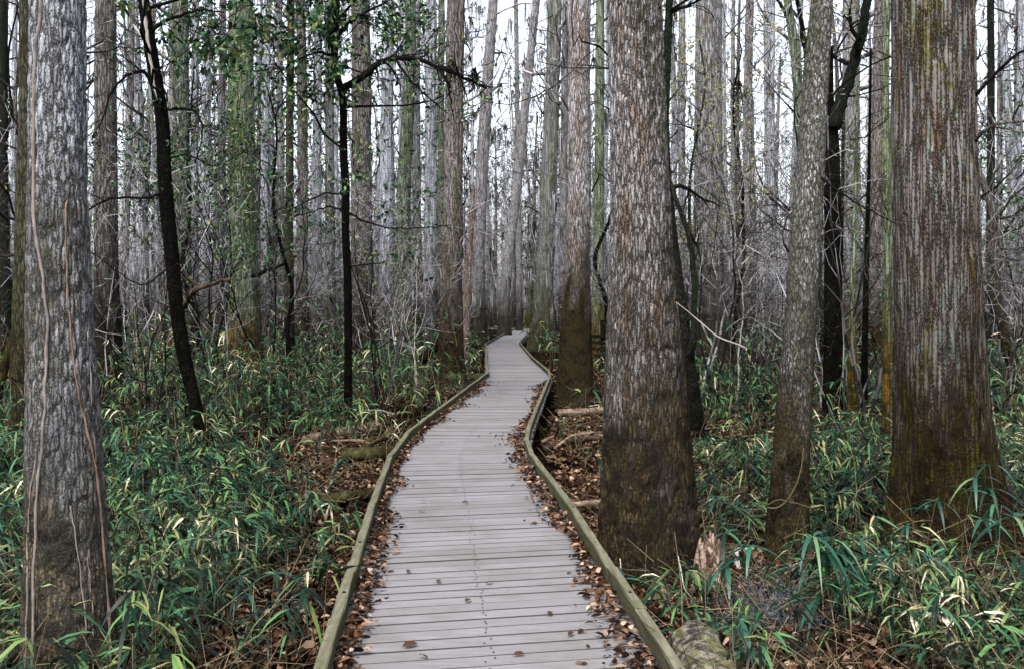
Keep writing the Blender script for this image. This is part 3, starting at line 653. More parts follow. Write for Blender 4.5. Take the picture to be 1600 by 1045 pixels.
while len(far) < 190 and tries < 9000:
    tries += 1
    Y = 34 + 75 * rng.uniform() ** .8
    px = rng.uniform(-330, 1900); x = (px - CX) * Y / F
    dens = 1.0 if px < 760 else .55
    if rng.uniform() > dens: continue
    if abs(x - path_mid(min(Y, 88))) < 1.6 or (770 < px < 836): continue
    if Y > 80 and x < 2 and x > -10 and Y < 94: continue
    if any((x - a) ** 2 + (Y - b) ** 2 < 2.6 for a, b, *_ in far): continue
    far.append((x, Y, px))
for q in range(16):
    px = rng.uniform(752, 862); Y = rng.uniform(94, 135); far.append(((px - CX) * Y / F, Y, px))
for q in range(22):
    px = rng.uniform(690, 940); Y = rng.uniform(91, 128); far.append(((px - CX) * Y / F, Y, px))
LM = [(-999, 'the left edge'), (90, 'the left foreground tree'), (165, 'the brown-grey trunk'), (262, 'the crooked black tree'), (379, 'the ochre-footed tree'), (462, 'the olive-brown pair'), (540, 'the black forked tree'), (566, 'the reddish-brown trunk'), (706, 'the black-footed bend tree'),
      (748, 'the grey leaning trunk'), (855, 'the fluted cypress'), (903, 'the brown-footed trunk'), (1000, 'the massive kerbside tree'), (1106, 'the ribbed trunk'), (1256, 'the speckled trunk'), (1330, 'the forked mossy tree'), (1462, 'the massive cypress'), (9999, 'the right edge')]
ORD = ['nearest', 'second nearest', 'third nearest', 'fourth nearest', 'fifth nearest', 'sixth nearest', 'seventh nearest', 'eighth nearest', 'ninth nearest', 'tenth nearest']
gapn = {}
for x, Y, px in sorted(far, key=lambda v: v[1]):
    i = int(rng.integers(0, 9)); tm, cm = protos[i]
    s = rng.uniform(.75, 1.15); wd = float(rng.choice([.3, .4, .55, .7, .9, 1.15]))
    for a_, b_ in zip(LM[:-1], LM[1:]):
        if a_[0] <= px < b_[0]: break
    n_ = gapn.get(a_[0], 0); gapn[a_[0]] = n_ + 1
    lab = (ORD[n_] + ' far bare tree between ' + a_[1] + ' and ' + b_[1]) if n_ < 10 else 'faint bare tree deep between ' + a_[1] + ' and ' + b_[1]
    o = thing('far_tree', (x, Y, float(gh(x, Y))), lab, 'tree', 'distant bare swamp trees', rng.uniform(0, 6.28))
    o.scale = (wd, wd, s); o.rotation_euler = (rng.normal(0, .03), rng.normal(0, .035), rng.uniform(0, 6.28))
    link('trunk', tm, o); c_ = link('crown', cm, o); c_.scale = (1 / wd * s, 1 / wd * s, 1)

# slim dark understorey trees: five shapes, copied
uts = []
for i in range(5):
    rg = np.random.default_rng(840 + i); H = rg.uniform(7, 11); cl = []; x = y = 0.0
    for q in range(9):
        cl.append((x, y, -.3 + (H + .3) * q / 8, .075 * (1 - .8 * q / 8) + .008)); x += rg.normal(0, .22); y += rg.normal(0, .2)
    V, Q_ = trunk_geo(cl, 10, 50, lump=.12, seed=i); tm = mesh_of('trunk', V, Q_, np.zeros(len(Q_)), [BARK_DARK, BARK_MOSSDARK, BARK_DARK, BARK_MOSSDARK, BARK_BROWN][i])
    out, tips = [], []
    for q in range(13):
        z = rg.uniform(1.2, H); a = rg.uniform(0, 6.28); px_ = np.interp(z, [c_[2] for c_ in cl], [c_[0] for c_ in cl]); py_0 = np.interp(z, [c_[2] for c_ in cl], [c_[1] for c_ in cl])
        grow(rg, (px_, py_0, z), (math.cos(a), math.sin(a), rg.uniform(0, .8)), rg.uniform(.9, 2.6), .028, 3, out, tips, up=.06, wob=.24, seg=.26, minr=.004)
    V, Q_ = segs(out, 3); cm = mesh_of('branches', V, Q_, np.zeros(len(Q_)), TWIG_MID)
    uts.append((tm, cm))
rng = np.random.default_rng(404); pl = []
while len(pl) < 19:
    Y = 15 + 22 * rng.uniform(); px = rng.uniform(-40, 1640); x = (px - CX) * Y / F
    if abs(x - path_mid(Y)) < 1.7 or 655 < px < 880 or 495 < px < 605 or 100 < px < 190 or 350 < px < 405 or 240 < px < 300: continue
    pl.append((x, Y, px))
gapu = {}
for x, Y, px in sorted(pl, key=lambda v: v[1]):
    for a_, b_ in zip(LM[:-1], LM[1:]):
        if a_[0] <= px < b_[0]: break
    n_ = gapu.get(a_[0], 0); gapu[a_[0]] = n_ + 1; tm, cm = uts[int(rng.integers(0, 5))]
    o = thing('understorey_tree', (x, Y, float(gh(x, Y))), ORD[n_] + ' slim dark crooked tree between ' + a_[1] + ' and ' + b_[1], 'tree', 'slim dark trees of the understorey', rng.uniform(0, 6.28), rng.uniform(.8, 1.25))
    link('trunk', tm, o); link('branches', cm, o)

# the wood beyond: one mass
rng = np.random.default_rng(99); mb = MB()
S = []
for i in range(800):
    Y = 95 + 170 * rng.uniform() ** .8; x = rng.uniform(-.85, .85) * Y
    if Y < 100 and x < 3 and x > -12: continue
    H = rng.uniform(10, 24); r = rng.uniform(.12, .34); lx, ly = rng.normal(0, .5, 2)
    zz = [0, 1.5, H * .5, H]; rr = [r * 1.6, r * 1.1, r * .8, r * .25]; xx = [0, 0, lx * .4, lx]
    for j in range(3): S.append((x + xx[j], Y, zz[j] - .2, x + xx[j + 1], Y, zz[j + 1], rr[j], rr[j + 1]))
V, Q_ = segs(S, 6); mb.add(V, Q_)
S = []
for i in range(62000):
    Y = 90 + 150 * rng.uniform(); x = rng.uniform(-.62, .62) * Y; z = 21 * rng.uniform() ** 1.25
    d = rng.normal(0, 1, 3); d[2] = abs(d[2]) * 1.3; L = rng.uniform(.8, 3.2); d = d / np.linalg.norm(d) * L
    if Y < 100 and x < 3 and x > -12 and z < 3: continue
    S.append((x, Y, z, x + d[0], Y + d[1], z + d[2], .03, .012))
V, Q_ = segs(S, 3); mb.add(V, Q_, 1)
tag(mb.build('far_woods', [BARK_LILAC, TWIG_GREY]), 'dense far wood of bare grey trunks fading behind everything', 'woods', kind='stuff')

# understorey of bare brush: individual shrubs sharing six meshes
sh = []
for i in range(7):
    rg = np.random.default_rng(700 + i); out, tips = [], []
    for q in range(rg.integers(3, 6)):
        grow(rg, (rg.normal(0, .12), rg.normal(0, .12), -.1), (rg.normal(0, .35), rg.normal(0, .35), 1), rg.uniform(2.6, 4.6), .014, 4, out, tips, up=.10, wob=.16, kids=(3, 6), shrink=.55, spread=.9, seg=.34, minr=.0042)
    V, Q_ = segs(out, 3); sh.append(mesh_of('bare_shrub', V, Q_, np.zeros(len(Q_)), TWIG_MID if i in (0, 2, 4, 6) else TWIG_GREY))
    print('shrub', i, len(out))
rng = np.random.default_rng(31); n = 0; gapn = {}
pl = []
while n < 135:
    Y = 17 + 45 * rng.uniform() ** .9; px = rng.uniform(-60, 1660); x = (px - CX) * Y / F
    if abs(x - path_mid(Y)) < 1.9: continue
    pl.append((x, Y, px)); n += 1
for x, Y, px in sorted(pl, key=lambda v: v[1]):
    for a_, b_ in zip(LM[:-1], LM[1:]):
        if a_[0] <= px < b_[0]: break
    n_ = gapn.get(a_[0], 0); gapn[a_[0]] = n_ + 1
    lab = (ORD[n_] + ' twiggy bare shrub between ' + a_[1] + ' and ' + b_[1]) if n_ < 10 else 'bare brush far back between ' + a_[1] + ' and ' + b_[1]
    o = link('bare_shrub', sh[int(rng.integers(0, 7))]); o.location = (x, Y, float(gh(x, Y))); s = rng.uniform(.8, 1.45); o.scale = (s, s, s * rng.uniform(.9, 1.2)); o.rotation_euler = (0, 0, rng.uniform(0, 6.28))
    tag(o, lab, 'shrub', 'bare grey brush under the trees')

# ------------------------------------------------------------------ branches, leaves and vines on the main trees
limb(T5, [(537, 138, 16.5), (560, 125, 16.4), (590, 100, 16.3), (612, 90, 16.2), (650, 92, 16.1), (685, 105, 16), (720, 120, 16), (760, 138, 16)], .065, .02, TWIG_DARK, twigs=22, lvl=2, seed=11, tl=.9, leaf=LEAF_HOLLY, nleaf=520, ll=.075, lw=.035, twr=.0035)
limb(T5, [(686, 106, 16), (697, 125, 16), (704, 150, 16), (708, 188, 16)], .03, .008, TWIG_DARK, seed=12, twigs=3, lvl=1, tl=.3)
limb(T5, [(615, 92, 16.2), (640, 125, 16.1), (665, 150, 16), (700, 178, 16)], .025, .008, TWIG_DARK, seed=13, twigs=5, lvl=1, tl=.4)
limb(T5, [(542, 330, 16.5), (565, 345, 16.3), (600, 356, 16.2), (650, 358, 16.1), (705, 352, 16)], .022, .006, TWIG_DARK, seed=14, twigs=8, lvl=1, tl=.5, leaf=LEAF_HOLLY, nleaf=25)
limb(T5, [(537, 330, 16.5), (515, 322, 16.4), (490, 330, 16.3), (448, 342, 16.2)], .02, .005, TWIG_DARK, seed=15, twigs=6, lvl=1, tl=.5, leaf=LEAF_HOLLY, nleaf=40)
limb(T5, [(538, 305, 16.5), (510, 300, 16.4), (470, 320, 16.3), (440, 335, 16.2)], .018, .005, TWIG_DARK, seed=16, twigs=6, lvl=1, tl=.4, leaf=LEAF_HOLLY, nleaf=40)
limb(T5, [(545, 415, 16.5), (570, 415, 16.3), (600, 408, 16.2)], .018, .005, TWIG_DARK, seed=17, twigs=4, lvl=1, tl=.4)
limb(T5, [(523, 80, 16.5), (505, 50, 16.3), (480, 25, 16.1), (440, 5, 16)], .04, .012, TWIG_DARK, seed=18, twigs=26, lvl=2, tl=.9, leaf=LEAF_HOLLY, nleaf=1500, ll=.10, lw=.055, twr=.0035)
limb(T5, [(524, 60, 16.5), (545, 35, 16.5), (570, 20, 16.6), (620, -5, 16.6)], .04, .012, TWIG_DARK, seed=19, twigs=22, lvl=2, tl=.9, leaf=LEAF_HOLLY, nleaf=950, ll=.10, lw=.055, twr=.0035)
limb(T5, [(522, 90, 16.5), (500, 80, 16.3), (470, 90, 16.1), (430, 120, 16)], .03, .01, TWIG_DARK, seed=20, twigs=22, lvl=2, tl=.8, leaf=LEAF_HOLLY, nleaf=850, ll=.10, lw=.05, twr=.003)
limb(T5, [(537, 200, 16.5), (550, 215, 16.3), (552, 260, 16.3)], .012, .005, TWIG_DARK, seed=21, twigs=6, lvl=1, tl=.4, leaf=LEAF_HOLLY, nleaf=120, ll=.09, lw=.05)
limb(T3, [(246, 150, 13.7), (225, 108, 13.6), (195, 120, 13.5), (172, 145, 13.4), (155, 200, 13.3)], .03, .009, TWIG_DARK, seed=22, twigs=12, lvl=2, tl=.7, leaf=LEAF_HOLLY, nleaf=130)
limb(T3, [(256, 172, 13.7), (285, 168, 13.6), (310, 175, 13.5), (318, 210, 13.5), (305, 255, 13.4)], .022, .008, TWIG_DARK, seed=23, twigs=10, lvl=2, tl=.6, leaf=LEAF_HOLLY, nleaf=170)
limb(T3, [(232, 50, 13.7), (265, 30, 13.6), (310, 15, 13.5), (350, 20, 13.4)], .03, .009, TWIG_DARK, seed=24, twigs=22, lvl=2, tl=.8, leaf=LEAF_HOLLY, nleaf=850, ll=.11, lw=.055, twr=.003)
limb(T3, [(262, 300, 13.7), (230, 310, 13.5), (175, 308, 13.3), (135, 330, 13.2)], .022, .012, TWIG_DARK, seed=25, twigs=9, lvl=1, tl=.5, leaf=LEAF_HOLLY, nleaf=80)
limb(T3, [(290, 480, 13.6), (297, 458, 13.3), (325, 445, 13.2), (360, 436, 13.1)], .035, .02, LOG_BROWN, seed=26, twigs=3, lvl=1, tl=.4)
limb(T3, [(256, 250, 13.7), (290, 240, 13.5), (340, 262, 13.4), (385, 235, 13.3)], .016, .005, TWIG_DARK, seed=27, twigs=14, lvl=1, tl=.5, leaf=LEAF_HOLLY, nleaf=220)
limb(T3, [(262, 420, 13.7), (225, 450, 13.5), (190, 430, 13.4), (133, 385, 13.2)], .012, .005, TWIG_DARK, seed=28, twigs=6, lvl=1, tl=.5)
limb(T4, [(395, 432, 26.6), (420, 422, 26.2), (446, 411, 26)], .06, .035, TWIG_DARK, seed=29)
limb(T16, [(1276, 190, 8.2), (1300, 150, 8.1), (1330, 120, 8.0), (1375, 95, 7.9), (1392, 90, 7.9)], .010, .005, TWIG_DARK, seed=30, twigs=5, lvl=1, tl=.3)
limb(T16, [(1262, 320, 8.2), (1243, 200, 8.3), (1240, 160, 8.4), (1262, 130, 8.4)], .010, .004, TWIG_DARK, seed=31, twigs=4, lvl=1, tl=.3)
limb(T16, [(1264, 260, 8.2), (1310, 300, 8.0), (1350, 325, 8.0), (1400, 350, 8.0)], .010, .004, TWIG_DARK, seed=32, twigs=7, lvl=1, tl=.3)
limb(T18, [(1524, 150, 8.4), (1550, 120, 8.3), (1575, 95, 8.2), (1605, 75, 8.2), (1660, 40, 8.2)], .016, .008, TWIG_DARK, seed=33, twigs=9, lvl=2, tl=.4)
limb(T18, [(1524, 222, 8.4), (1535, 205, 8.3), (1560, 193, 8.2), (1605, 189, 8.2), (1660, 196, 8.2)], .016, .010, BARK_GREY, seed=34, twigs=5, lvl=2, tl=.4)
limb(T18, [(1530, 445, 8.4), (1560, 440, 8.3), (1610, 447, 8.3)], .010, .006, BARK_GREY, seed=35, twigs=3, lvl=1, tl=.3)
limb(T11, [(925, 300, 21.7), (938, 270, 21.5), (952, 285, 21.4)], .02, .01, TWIG_DARK, seed=36, twigs=5, lvl=1, tl=.6)
limb(T13, [(1044, 20, 14.6), (1075, 10, 14.5), (1110, -10, 14.4)], .03, .012, TWIG_DARK, seed=37, twigs=10, lvl=2, tl=.9)
limb(T13, [(1040, 260, 14.6), (1052, 300, 14.3), (1078, 370, 14.3), (1088, 460, 14.4), (1080, 560, 14.5)], .03, .05, BARK_MOSSDARK, seed=38, twigs=5, lvl=2, tl=.7)

from mathutils import Vector
from mathutils.bvhtree import BVHTree
def tree_bvh(o):
    ch = [c for c in bpy.data.objects if c.parent == o and c.name.startswith('trunk')][0]; me = ch.data
    L = Vector(o.location); return BVHTree.FromPolygons([v.co + L for v in me.vertices], [tuple(p.vertices) for p in me.polygons])
BV = {}
def onbark(tree, pts, off):
    if tree.name not in BV: BV[tree.name] = tree_bvh(tree)
    res = []; eye = Vector((0, 0, CAMZ))
    for p in pts:
        dd = (Vector(W(p[0], p[1], 10)) - eye).normalized(); h = BV[tree.name].ray_cast(eye, dd)
        q = h[0] - dd * off if h[0] is not None else Vector(W(*p)); res.append(tuple(q))
    return np.array(res)
def vine(label, pts, r0, r1, mat, seed, jitter=1.6, cat='vine', tree=None):
    tree = tree or T1
    dense = []
    for a_, b_ in zip(pts[:-1], pts[1:]):
        for f in (0, .34, .67): dense.append(tuple(u + (v - u) * f for u, v in zip(a_, b_)))
    dense.append(pts[-1]); P = onbark(tree, dense, r0 * .55); rg = np.random.default_rng(seed)
    tt = np.linspace(0, 1, len(P)); ts = np.linspace(0, 1, len(P) * 2)
    S = np.stack([np.interp(ts, tt, P[:, i]) for i in range(3)], -1)
    for _ in range(2): S[1:-1] = (S[:-2] + 2 * S[1:-1] + S[2:]) / 4
    sc = P[0, 1] / F; k = rg.normal(0, jitter * sc, (len(S), 3)); k[:, 1] = 0; k = (k + np.roll(k, 1, 0) + np.roll(k, 2, 0)) / 3; S += k
    b = S[0].copy() if S[0, 2] < S[-1, 2] else S[-1].copy()
    mb = MB(); mb.tube(S - b, np.linspace(r0, r1, len(S)) * (1 + .15 * rg.normal(0, 1, len(S))), 8)
    o = mb.build('vine', mat); o.location = b; tag(o, label, cat, 'vines climbing the trunks')
def t1front(px, py):
    """depth on the near face of the left foreground trunk at a pixel"""
    c = np.interp(py, [0, 300, 500, 700, 850, 1000, 1110], [90, 90, 93, 99, 105, 110, 112]); w = np.interp(py, [0, 300, 500, 700, 850, 1000, 1110], [84, 90, 98, 112, 124, 140, 165])
    u = np.clip((px - c) / (w / 2), -1, 1); return 5.0 - (w / 2 * 5 / F) * math.sqrt(max(0, 1 - u * u)) - .022
def v1(pts): return [(a, b, t1front(a, b)) for a, b in pts]
vine('thickest pale vine running down the left side of the foreground trunk', v1([(68, -30), (62, 40), (53, 100), (52, 180), (53, 250), (51, 330), (60, 400), (68, 440), (74, 500), (73, 560), (70, 620), (66, 680), (60, 740), (55, 830), (52, 940), (50, 1060)]), .009, .007, VINE, 1)
vine('reddish vine crossing the foreground trunk and leaving its right edge low down', v1([(105, 312), (103, 350), (104, 420), (107, 480), (113, 540), (120, 600), (131, 660), (146, 710), (152, 745), (157, 800), (163, 880), (170, 960), (174, 1045), (176, 1090)]), .0045, .0065, VINE_RED, 2)
vine('thin vine beginning halfway down near the right side of the foreground trunk', v1([(135, 520), (140, 570), (144, 640), (150, 720), (158, 800), (166, 900), (171, 1000), (173, 1080)]), .004, .005, VINE, 3)
vine('thin wavy vine low in the middle of the foreground trunk', v1([(110, 790), (116, 830), (124, 880), (132, 960), (136, 1010), (141, 1080)]), .003, .005, VINE, 4)
vine('thin straight vine low on the right half of the foreground trunk', v1([(136, 870), (143, 920), (147, 990), (148, 1080)]), .003, .004, VINE, 5)
vine('brown vine hugging the lower left edge of the foreground trunk', v1([(58, 700), (52, 740), (46, 790), (42, 850), (44, 920), (40, 1010), (38, 1080)]), .004, .006, VINE, 6)
vine('pale vine curving down the upper part of the crooked black tree', [(222, -20, 13.45), (228, 30, 13.45), (233, 70, 13.45), (237, 100, 13.45), (240, 130, 13.45), (245, 158, 13.5)], .026, .018, TWIG_PALE, 7, tree=T3)
vine('brown vine running straight up the right flank of the massive cypress', [(1526, 860, 8.25), (1533, 780, 8.33), (1534, 700, 8.35), (1531, 600, 8.38), (1529, 480, 8.40), (1526, 380, 8.42), (1523, 300, 8.42), (1519, 220, 8.42)], .014, .008, BARK_BROWN, 8, tree=T18)

# sprays of yellow-green leaves and other leafy saplings
def sapling(name, label, base, h, mat, leaf=None, nleaf=0, seed=1, lean=(0, 0), r=.02, stems=2, lvl=3, ll=.05, lw=.02, zmin=0.0, group=None, spread=.8, twr=.0025):
    rg = np.random.default_rng(seed); gz = float(gh(base[0], base[1]))
    o = thing(name, (base[0], base[1], gz), label, 'sapling', group); out, tips = [], []
    for q in range(stems): grow(rg, (0, 0, -.1), (lean[0] + rg.normal(0, .12), lean[1] + rg.normal(0, .12), 1), h * rg.uniform(.8, 1), r, lvl, out, tips, up=.08, wob=.11, kids=(4, 7), shrink=.5, spread=spread, seg=.25, minr=twr)
    V, Q_ = segs(out, 5); mb = MB(); mb.add(V, Q_); mb.build('stem', mat, o)
    if leaf:
        tp = np.array(tips); tp = tp[tp[:, 2] > zmin]; s = rg.integers(0, len(tp), nleaf)
        P_ = tp[s, :3] + rg.normal(0, .06, (nleaf, 3)); V, Q_ = leaves(P_, tp[s, 3:] * .4 + rg.normal(0, .7, (nleaf, 3)), ll * rg.uniform(.6, 1.3, nleaf), lw * rg.uniform(.7, 1.3, nleaf), .1, rg, OVAL, tilt=.9)
        mb = MB(); mb.add(V, Q_); mb.build('foliage', leaf, o)
    return o
sapling('leafy_sapling', 'slender sapling with sprays of tiny yellow-green leaves before the ribbed trunk', G(1092, 640)[:2], 6.6, TWIG_GREY, LEAF_LIME, 3000, 61, r=.03, stems=3, ll=.07, lw=.035, zmin=3.0, spread=.6)
sapling('leafy_sapling', 'tall leafy green sapling right of the massive cypress', G(1590, 570)[:2], 7.5, TWIG_DARK, LEAF_HOLLY, 2600, 62, r=.05, stems=3, ll=.16, lw=.08, zmin=.8)
sapling('leafy_sapling', 'green leafy sapling between the wide grey trunk and reddish trunk', G(1348, 575)[:2], 6.5, TWIG_DARK, LEAF_HOLLY, 1300, 63, r=.04, stems=2, ll=.12, lw=.06, zmin=1.5, spread=.6)
sapling('leafy_sapling', 'thin leafy sapling right beside the left foreground trunk', G(205, 660)[:2], 4.6, TWIG_DARK, LEAF_HOLLY, 500, 64, r=.02, stems=3, ll=.09, lw=.05, zmin=2.0)
sapling('leafy_sapling', 'dark leafy sapling left of the ochre-footed tree', G(330, 620)[:2], 6.8, TWIG_DARK, LEAF_HOLLY, 1300, 65, r=.03, stems=3, ll=.11, lw=.06, zmin=2.2)
sapling('leafy_sapling', 'leafy dark sapling between the ochre-footed tree and the olive-brown pair', G(425, 610)[:2], 7.2, TWIG_DARK, LEAF_HOLLY, 1600, 66, r=.03, stems=3, ll=.11, lw=.06, zmin=2.4)
sapling('leafy_sapling', 'sapling with few green leaves beside the slim black forked tree', G(590, 640)[:2], 5.5, TWIG_DARK, LEAF_HOLLY, 650, 67, r=.02, stems=3, ll=.10, lw=.055, zmin=1.6)
sapling('bare_sapling', 'thin dark bare sapling left of the crooked black trunk foot', G(232, 700)[:2], 3.4, TWIG_DARK, seed=68, r=.016, stems=2)
sapling('bare_sapling', 'dark crooked bare sapling between the massive kerbside tree and speckled trunk', G(1112, 650)[:2], 5.5, TWIG_DARK, seed=69, r=.03, stems=2)
sapling('bare_sapling', 'dark branching sapling left of the massive cypress', G(1350, 680)[:2], 4.8, TWIG_MID, seed=70, r=.03, stems=3)
sapling('bare_sapling', 'dark twiggy sapling right of the massive cypress', G(1568, 640)[:2], 5.6, TWIG_MID, seed=71, r=.03, stems=3)
sapling('bare_sapling', 'grey twiggy sapling between the speckled trunk and forked mossy tree', G(1285, 640)[:2], 4.4, TWIG_GREY, seed=72, r=.02, stems=2)
sapling('bare_sapling', 'pale twiggy sapling left of the black-footed tree at the bend', G(650, 620)[:2], 4.2, TWIG_PALE, seed=73, r=.016, stems=2)
sapling('bare_sapling', 'bare grey sapling right of the crooked black trunk', G(345, 640)[:2], 4.0, TWIG_GREY, seed=74, r=.02, stems=2)
sapling('bare_sapling', 'twiggy grey sapling just right of the slim black forked tree', G(625, 600)[:2], 4.6, TWIG_GREY, seed=75, r=.022, stems=3)
# pale forked sapling
bx = G(1153, 640)
sp = thing('forked_sapling', (bx[0], bx[1], 0), 'whitish bare sapling forking like a Y before the ribbed trunk', 'sapling'); yb = bx[1]
limb(sp, [(1153, 645, yb), (1154, 540, yb), (1161, 500, yb), (1162, 470, yb), (1159, 440, yb), (1148, 405, yb), (1138, 370, yb), (1130, 345, yb)], .022, .006, TWIG_PALE, 'stem', seed=41, twigs=5, lvl=1, tl=.35)
limb(sp, [(1162, 452, yb), (1180, 430, yb), (1195, 410, yb), (1203, 400, yb), (1222, 385, yb)], .014, .004, TWIG_PALE, 'branch', seed=42, twigs=3, lvl=1, tl=.3)
limb(sp, [(1161, 436, yb), (1168, 418, yb), (1175, 402, yb)], .010, .004, TWIG_PALE, 'branch', seed=43)
limb(sp, [(1163, 494, yb), (1172, 485, yb), (1182, 476, yb)], .006, .003, TWIG_PALE, 'branch', seed=44)
# small mossy stems right of the speckled trunk
for i, (px, py, fy, w, lab) in enumerate([(1332, 420, 655, 12, 'mossy green stump-like stem behind the speckled trunk'), (1352, 410, 668, 9, 'thin dark bare stem left of the massive cypress'), (1312, 380, 640, 8, 'thin mossy stem against the dark forked tree'), (1386, 440, 690, 11, 'slanting green stem touching the massive cypress')]):
    Yq = gY(fy); main_tree('small_tree', lab, 'tree', [(px + 6, py - 160, w * .5), (px + 3, py - 40, w * .8), (px, py + 80, w), (px - 2, fy, w * 1.3)], Yq, [BARK_GREEN, BARK_DARK, BARK_MOSSDARK, BARK_GREEN][i], k=14, nz=40, top=6.5, seed=300 + i, crown=False, lump=.12)

# ------------------------------------------------------------------ fallen wood
def logthing(name, label, cat, pts, r0, r1, mat, seed=1, k=18, cutmat=None, bend=.3):
    """pts: real points (x, y, z)"""
    P = np.array(pts, float); n = max(14, len(P) * 6); tt = np.linspace(0, 1, len(P)); ts = np.linspace(0, 1, n)
    S = np.stack([np.interp(ts, tt, P[:, i]) for i in range(3)], -1)
    if name == 'dry_stem': q = ts[:, None]; S = (1 - q) ** 2 * P[0] + 2 * q * (1 - q) * P[1] + q * q * P[2] + .02 * fbm(q * 3, 0, 0, seed) * np.ones(3)
    for _ in range(2): S[1:-1] = (S[:-2] + 2 * S[1:-1] + S[2:]) / 4
    b = P[0].copy(); S = S - b; mb = MB(); V, Q_ = tube(S, np.linspace(r0, r1, n), k, True)
    V = V + (np.stack([vnoise(V[:, 0] * 9 + 5, V[:, 1] * 9, V[:, 2] * 9, seed + j) for j in range(3)], -1)) * min(r0, r1) * bend * .5
    mb.add(V, Q_); o = mb.build(name, mat); o.location = b; return tag(o, label, cat)
def Pz(px, py, z): return G(px, py, z)
logthing('cut_log', 'pale cut log lying behind the foot of the slim black tree', 'log', [Pz(478, 688, .05), Pz(535, 676, .08), Pz(592, 667, .08)], .09, .10, LOG_PALE, 1)
logthing('tree_stump', 'small reddish-brown stump left of the slim black trunk', 'stump', [G(513, 690), np.array(G(513, 690)) + (0, 0, .3)], .13, .10, LOG_BROWN, 2)
logthing('mossy_log', 'short mossy log ending against the left kerb rail', 'log', [Pz(535, 712, .1), Pz(580, 708, .14), Pz(622, 704, .14)], .10, .09, LOG_MOSS, 3)
logthing('mossy_log', 'lower mossy log poking toward the left kerb rail', 'log', [Pz(500, 782, .08), Pz(545, 776, .1), Pz(588, 770, .1)], .07, .06, LOG_MOSS, 4)
logthing('fallen_branch', 'twisted mossy branch between pale cut log and kerb rail', 'branch', [Pz(570, 700, .12), Pz(585, 690, .2), Pz(604, 684, .12)], .035, .03, LOG_MOSS, 5)
logthing('leaning_log', 'black log leaning against the left side of the bend tree', 'log', [W(658, 562, 27), W(675, 548, 26.9), W(694, 528, 26.7)], .13, .14, DARKW, 6)
logthing('fallen_log', 'straight pale log lying between brown-footed and massive trees', 'log', [Pz(872, 645, .1), Pz(915, 643, .12), Pz(962, 640, .12)], .075, .07, LOG_PALE, 7)
logthing('fallen_branch', 'crooked pale branch with upright fork beside the right kerb rail', 'branch', [Pz(846, 690, .1), Pz(868, 680, .2), Pz(873, 668, .35), Pz(870, 655, .5)], .03, .022, LOG_PALE, 8)
logthing('fallen_branch', 'long brown branch lying toward the massive kerbside tree', 'branch', [Pz(852, 700, .1), Pz(885, 690, .14), Pz(920, 684, .12), Pz(955, 684, .1)], .05, .04, LOG_BROWN, 9)
logthing('fallen_branch', 'thin grey branch lying over the long brown branch', 'branch', [Pz(866, 700, .1), Pz(892, 680, .25), Pz(930, 675, .3), Pz(952, 676, .2)], .02, .016, LOG_PALE, 10)
logthing('fallen_branch', 'orange-brown branch lying low against the left of the massive trunk', 'branch', [Pz(888, 792, .05), Pz(915, 786, .06), Pz(945, 784, .05)], .035, .03, LOG_PALE, 11)
logthing('mossy_log', 'lichened mossy log end beside the right kerb in the bottom foreground', 'log', [Pz(1082, 1003, .13), Pz(1100, 1045, .13), Pz(1128, 1120, .12), (1.2, 3.6, .1)], .135, .15, LOG_LICHEN, 12, k=26, bend=.5)
logthing('dead_branch', 'dark dead branch lying on the floor at the right side', 'branch', [Pz(1185, 600, .1), Pz(1215, 590, .4), Pz(1240, 595, .2)], .05, .04, LOG_BROWN, 13)
rg = np.random.default_rng(52)
for q in range(26):
    left = q % 4 == 0; y_ = rg.uniform(8, 22); x_ = path_mid(y_) + (rg.uniform(-2.6, -1.2) if left else rg.uniform(1.2, 3.6)); a_ = rg.uniform(0, 3.14); L_ = rg.uniform(.35, 1.3); z_ = float(gh(x_, y_)) + .05
    r_ = rg.uniform(.012, .03); dx, dy = math.cos(a_) * L_ / 2, math.sin(a_) * L_ / 2
    if abs(x_ - path_mid(y_)) - abs(dx) < .85: dx *= .3
    o = logthing('fallen_stick', 'short dead stick lying in the leaf litter left of the walk' if left else 'short dead stick lying in the leaf litter right of the walk', 'stick', [(x_ - dx, y_ - dy, z_), (x_ + rg.normal(0, .06), y_ + rg.normal(0, .06), z_ + .07), (x_ + dx, y_ + dy, z_ + rg.uniform(0, .12))], r_, r_ * .6, [LOG_PALE, LOG_BROWN, TWIG_PALE][q % 3], 60 + q, k=8, bend=.3)
    o['group'] = 'dead sticks in the litter'
rg = np.random.default_rng(5)
for i, (a, b, c_, lab) in enumerate([((972, 1000), (984, 905), (970, 870), 'thin bent dry stem rising beside the right kerb'), ((1120, 985), (1065, 900), (1030, 868), 'long dry stem slanting across the massive foot'), ((1095, 985), (1078, 935), (1058, 870), 'dry stem right of the massive trunk foot'),
        ((985, 955), (1050, 942), (1135, 938), 'dry pale stem lying level beside the log'), ((1165, 545), (1100, 520), (1058, 470), 'pale arching dry stem behind the massive tree'),
        ((1200, 790), (1245, 800), (1255, 700), 'pale twisted dry stem beside the speckled trunk'), ((1268, 800), (1230, 775), (1195, 790), 'dry twig across the speckled trunk foot'), ((330, 930), (300, 850), (255, 780), 'dry stem leaning in the left canes')]):
    Yq = 6.6 if i < 4 else (13 if i == 4 else (7.6 if i < 7 else 7.5))
    P = [W(a[0], a[1], Yq), W(b[0], b[1], Yq - .1), W(c_[0], c_[1], Yq)]
    logthing('dry_stem', lab, 'stem', P, .006 * Yq / 6.5, .004, TWIG_TAN if (i % 2 or i == 6) else TWIG_PALE, 20 + i, k=6, bend=.1)
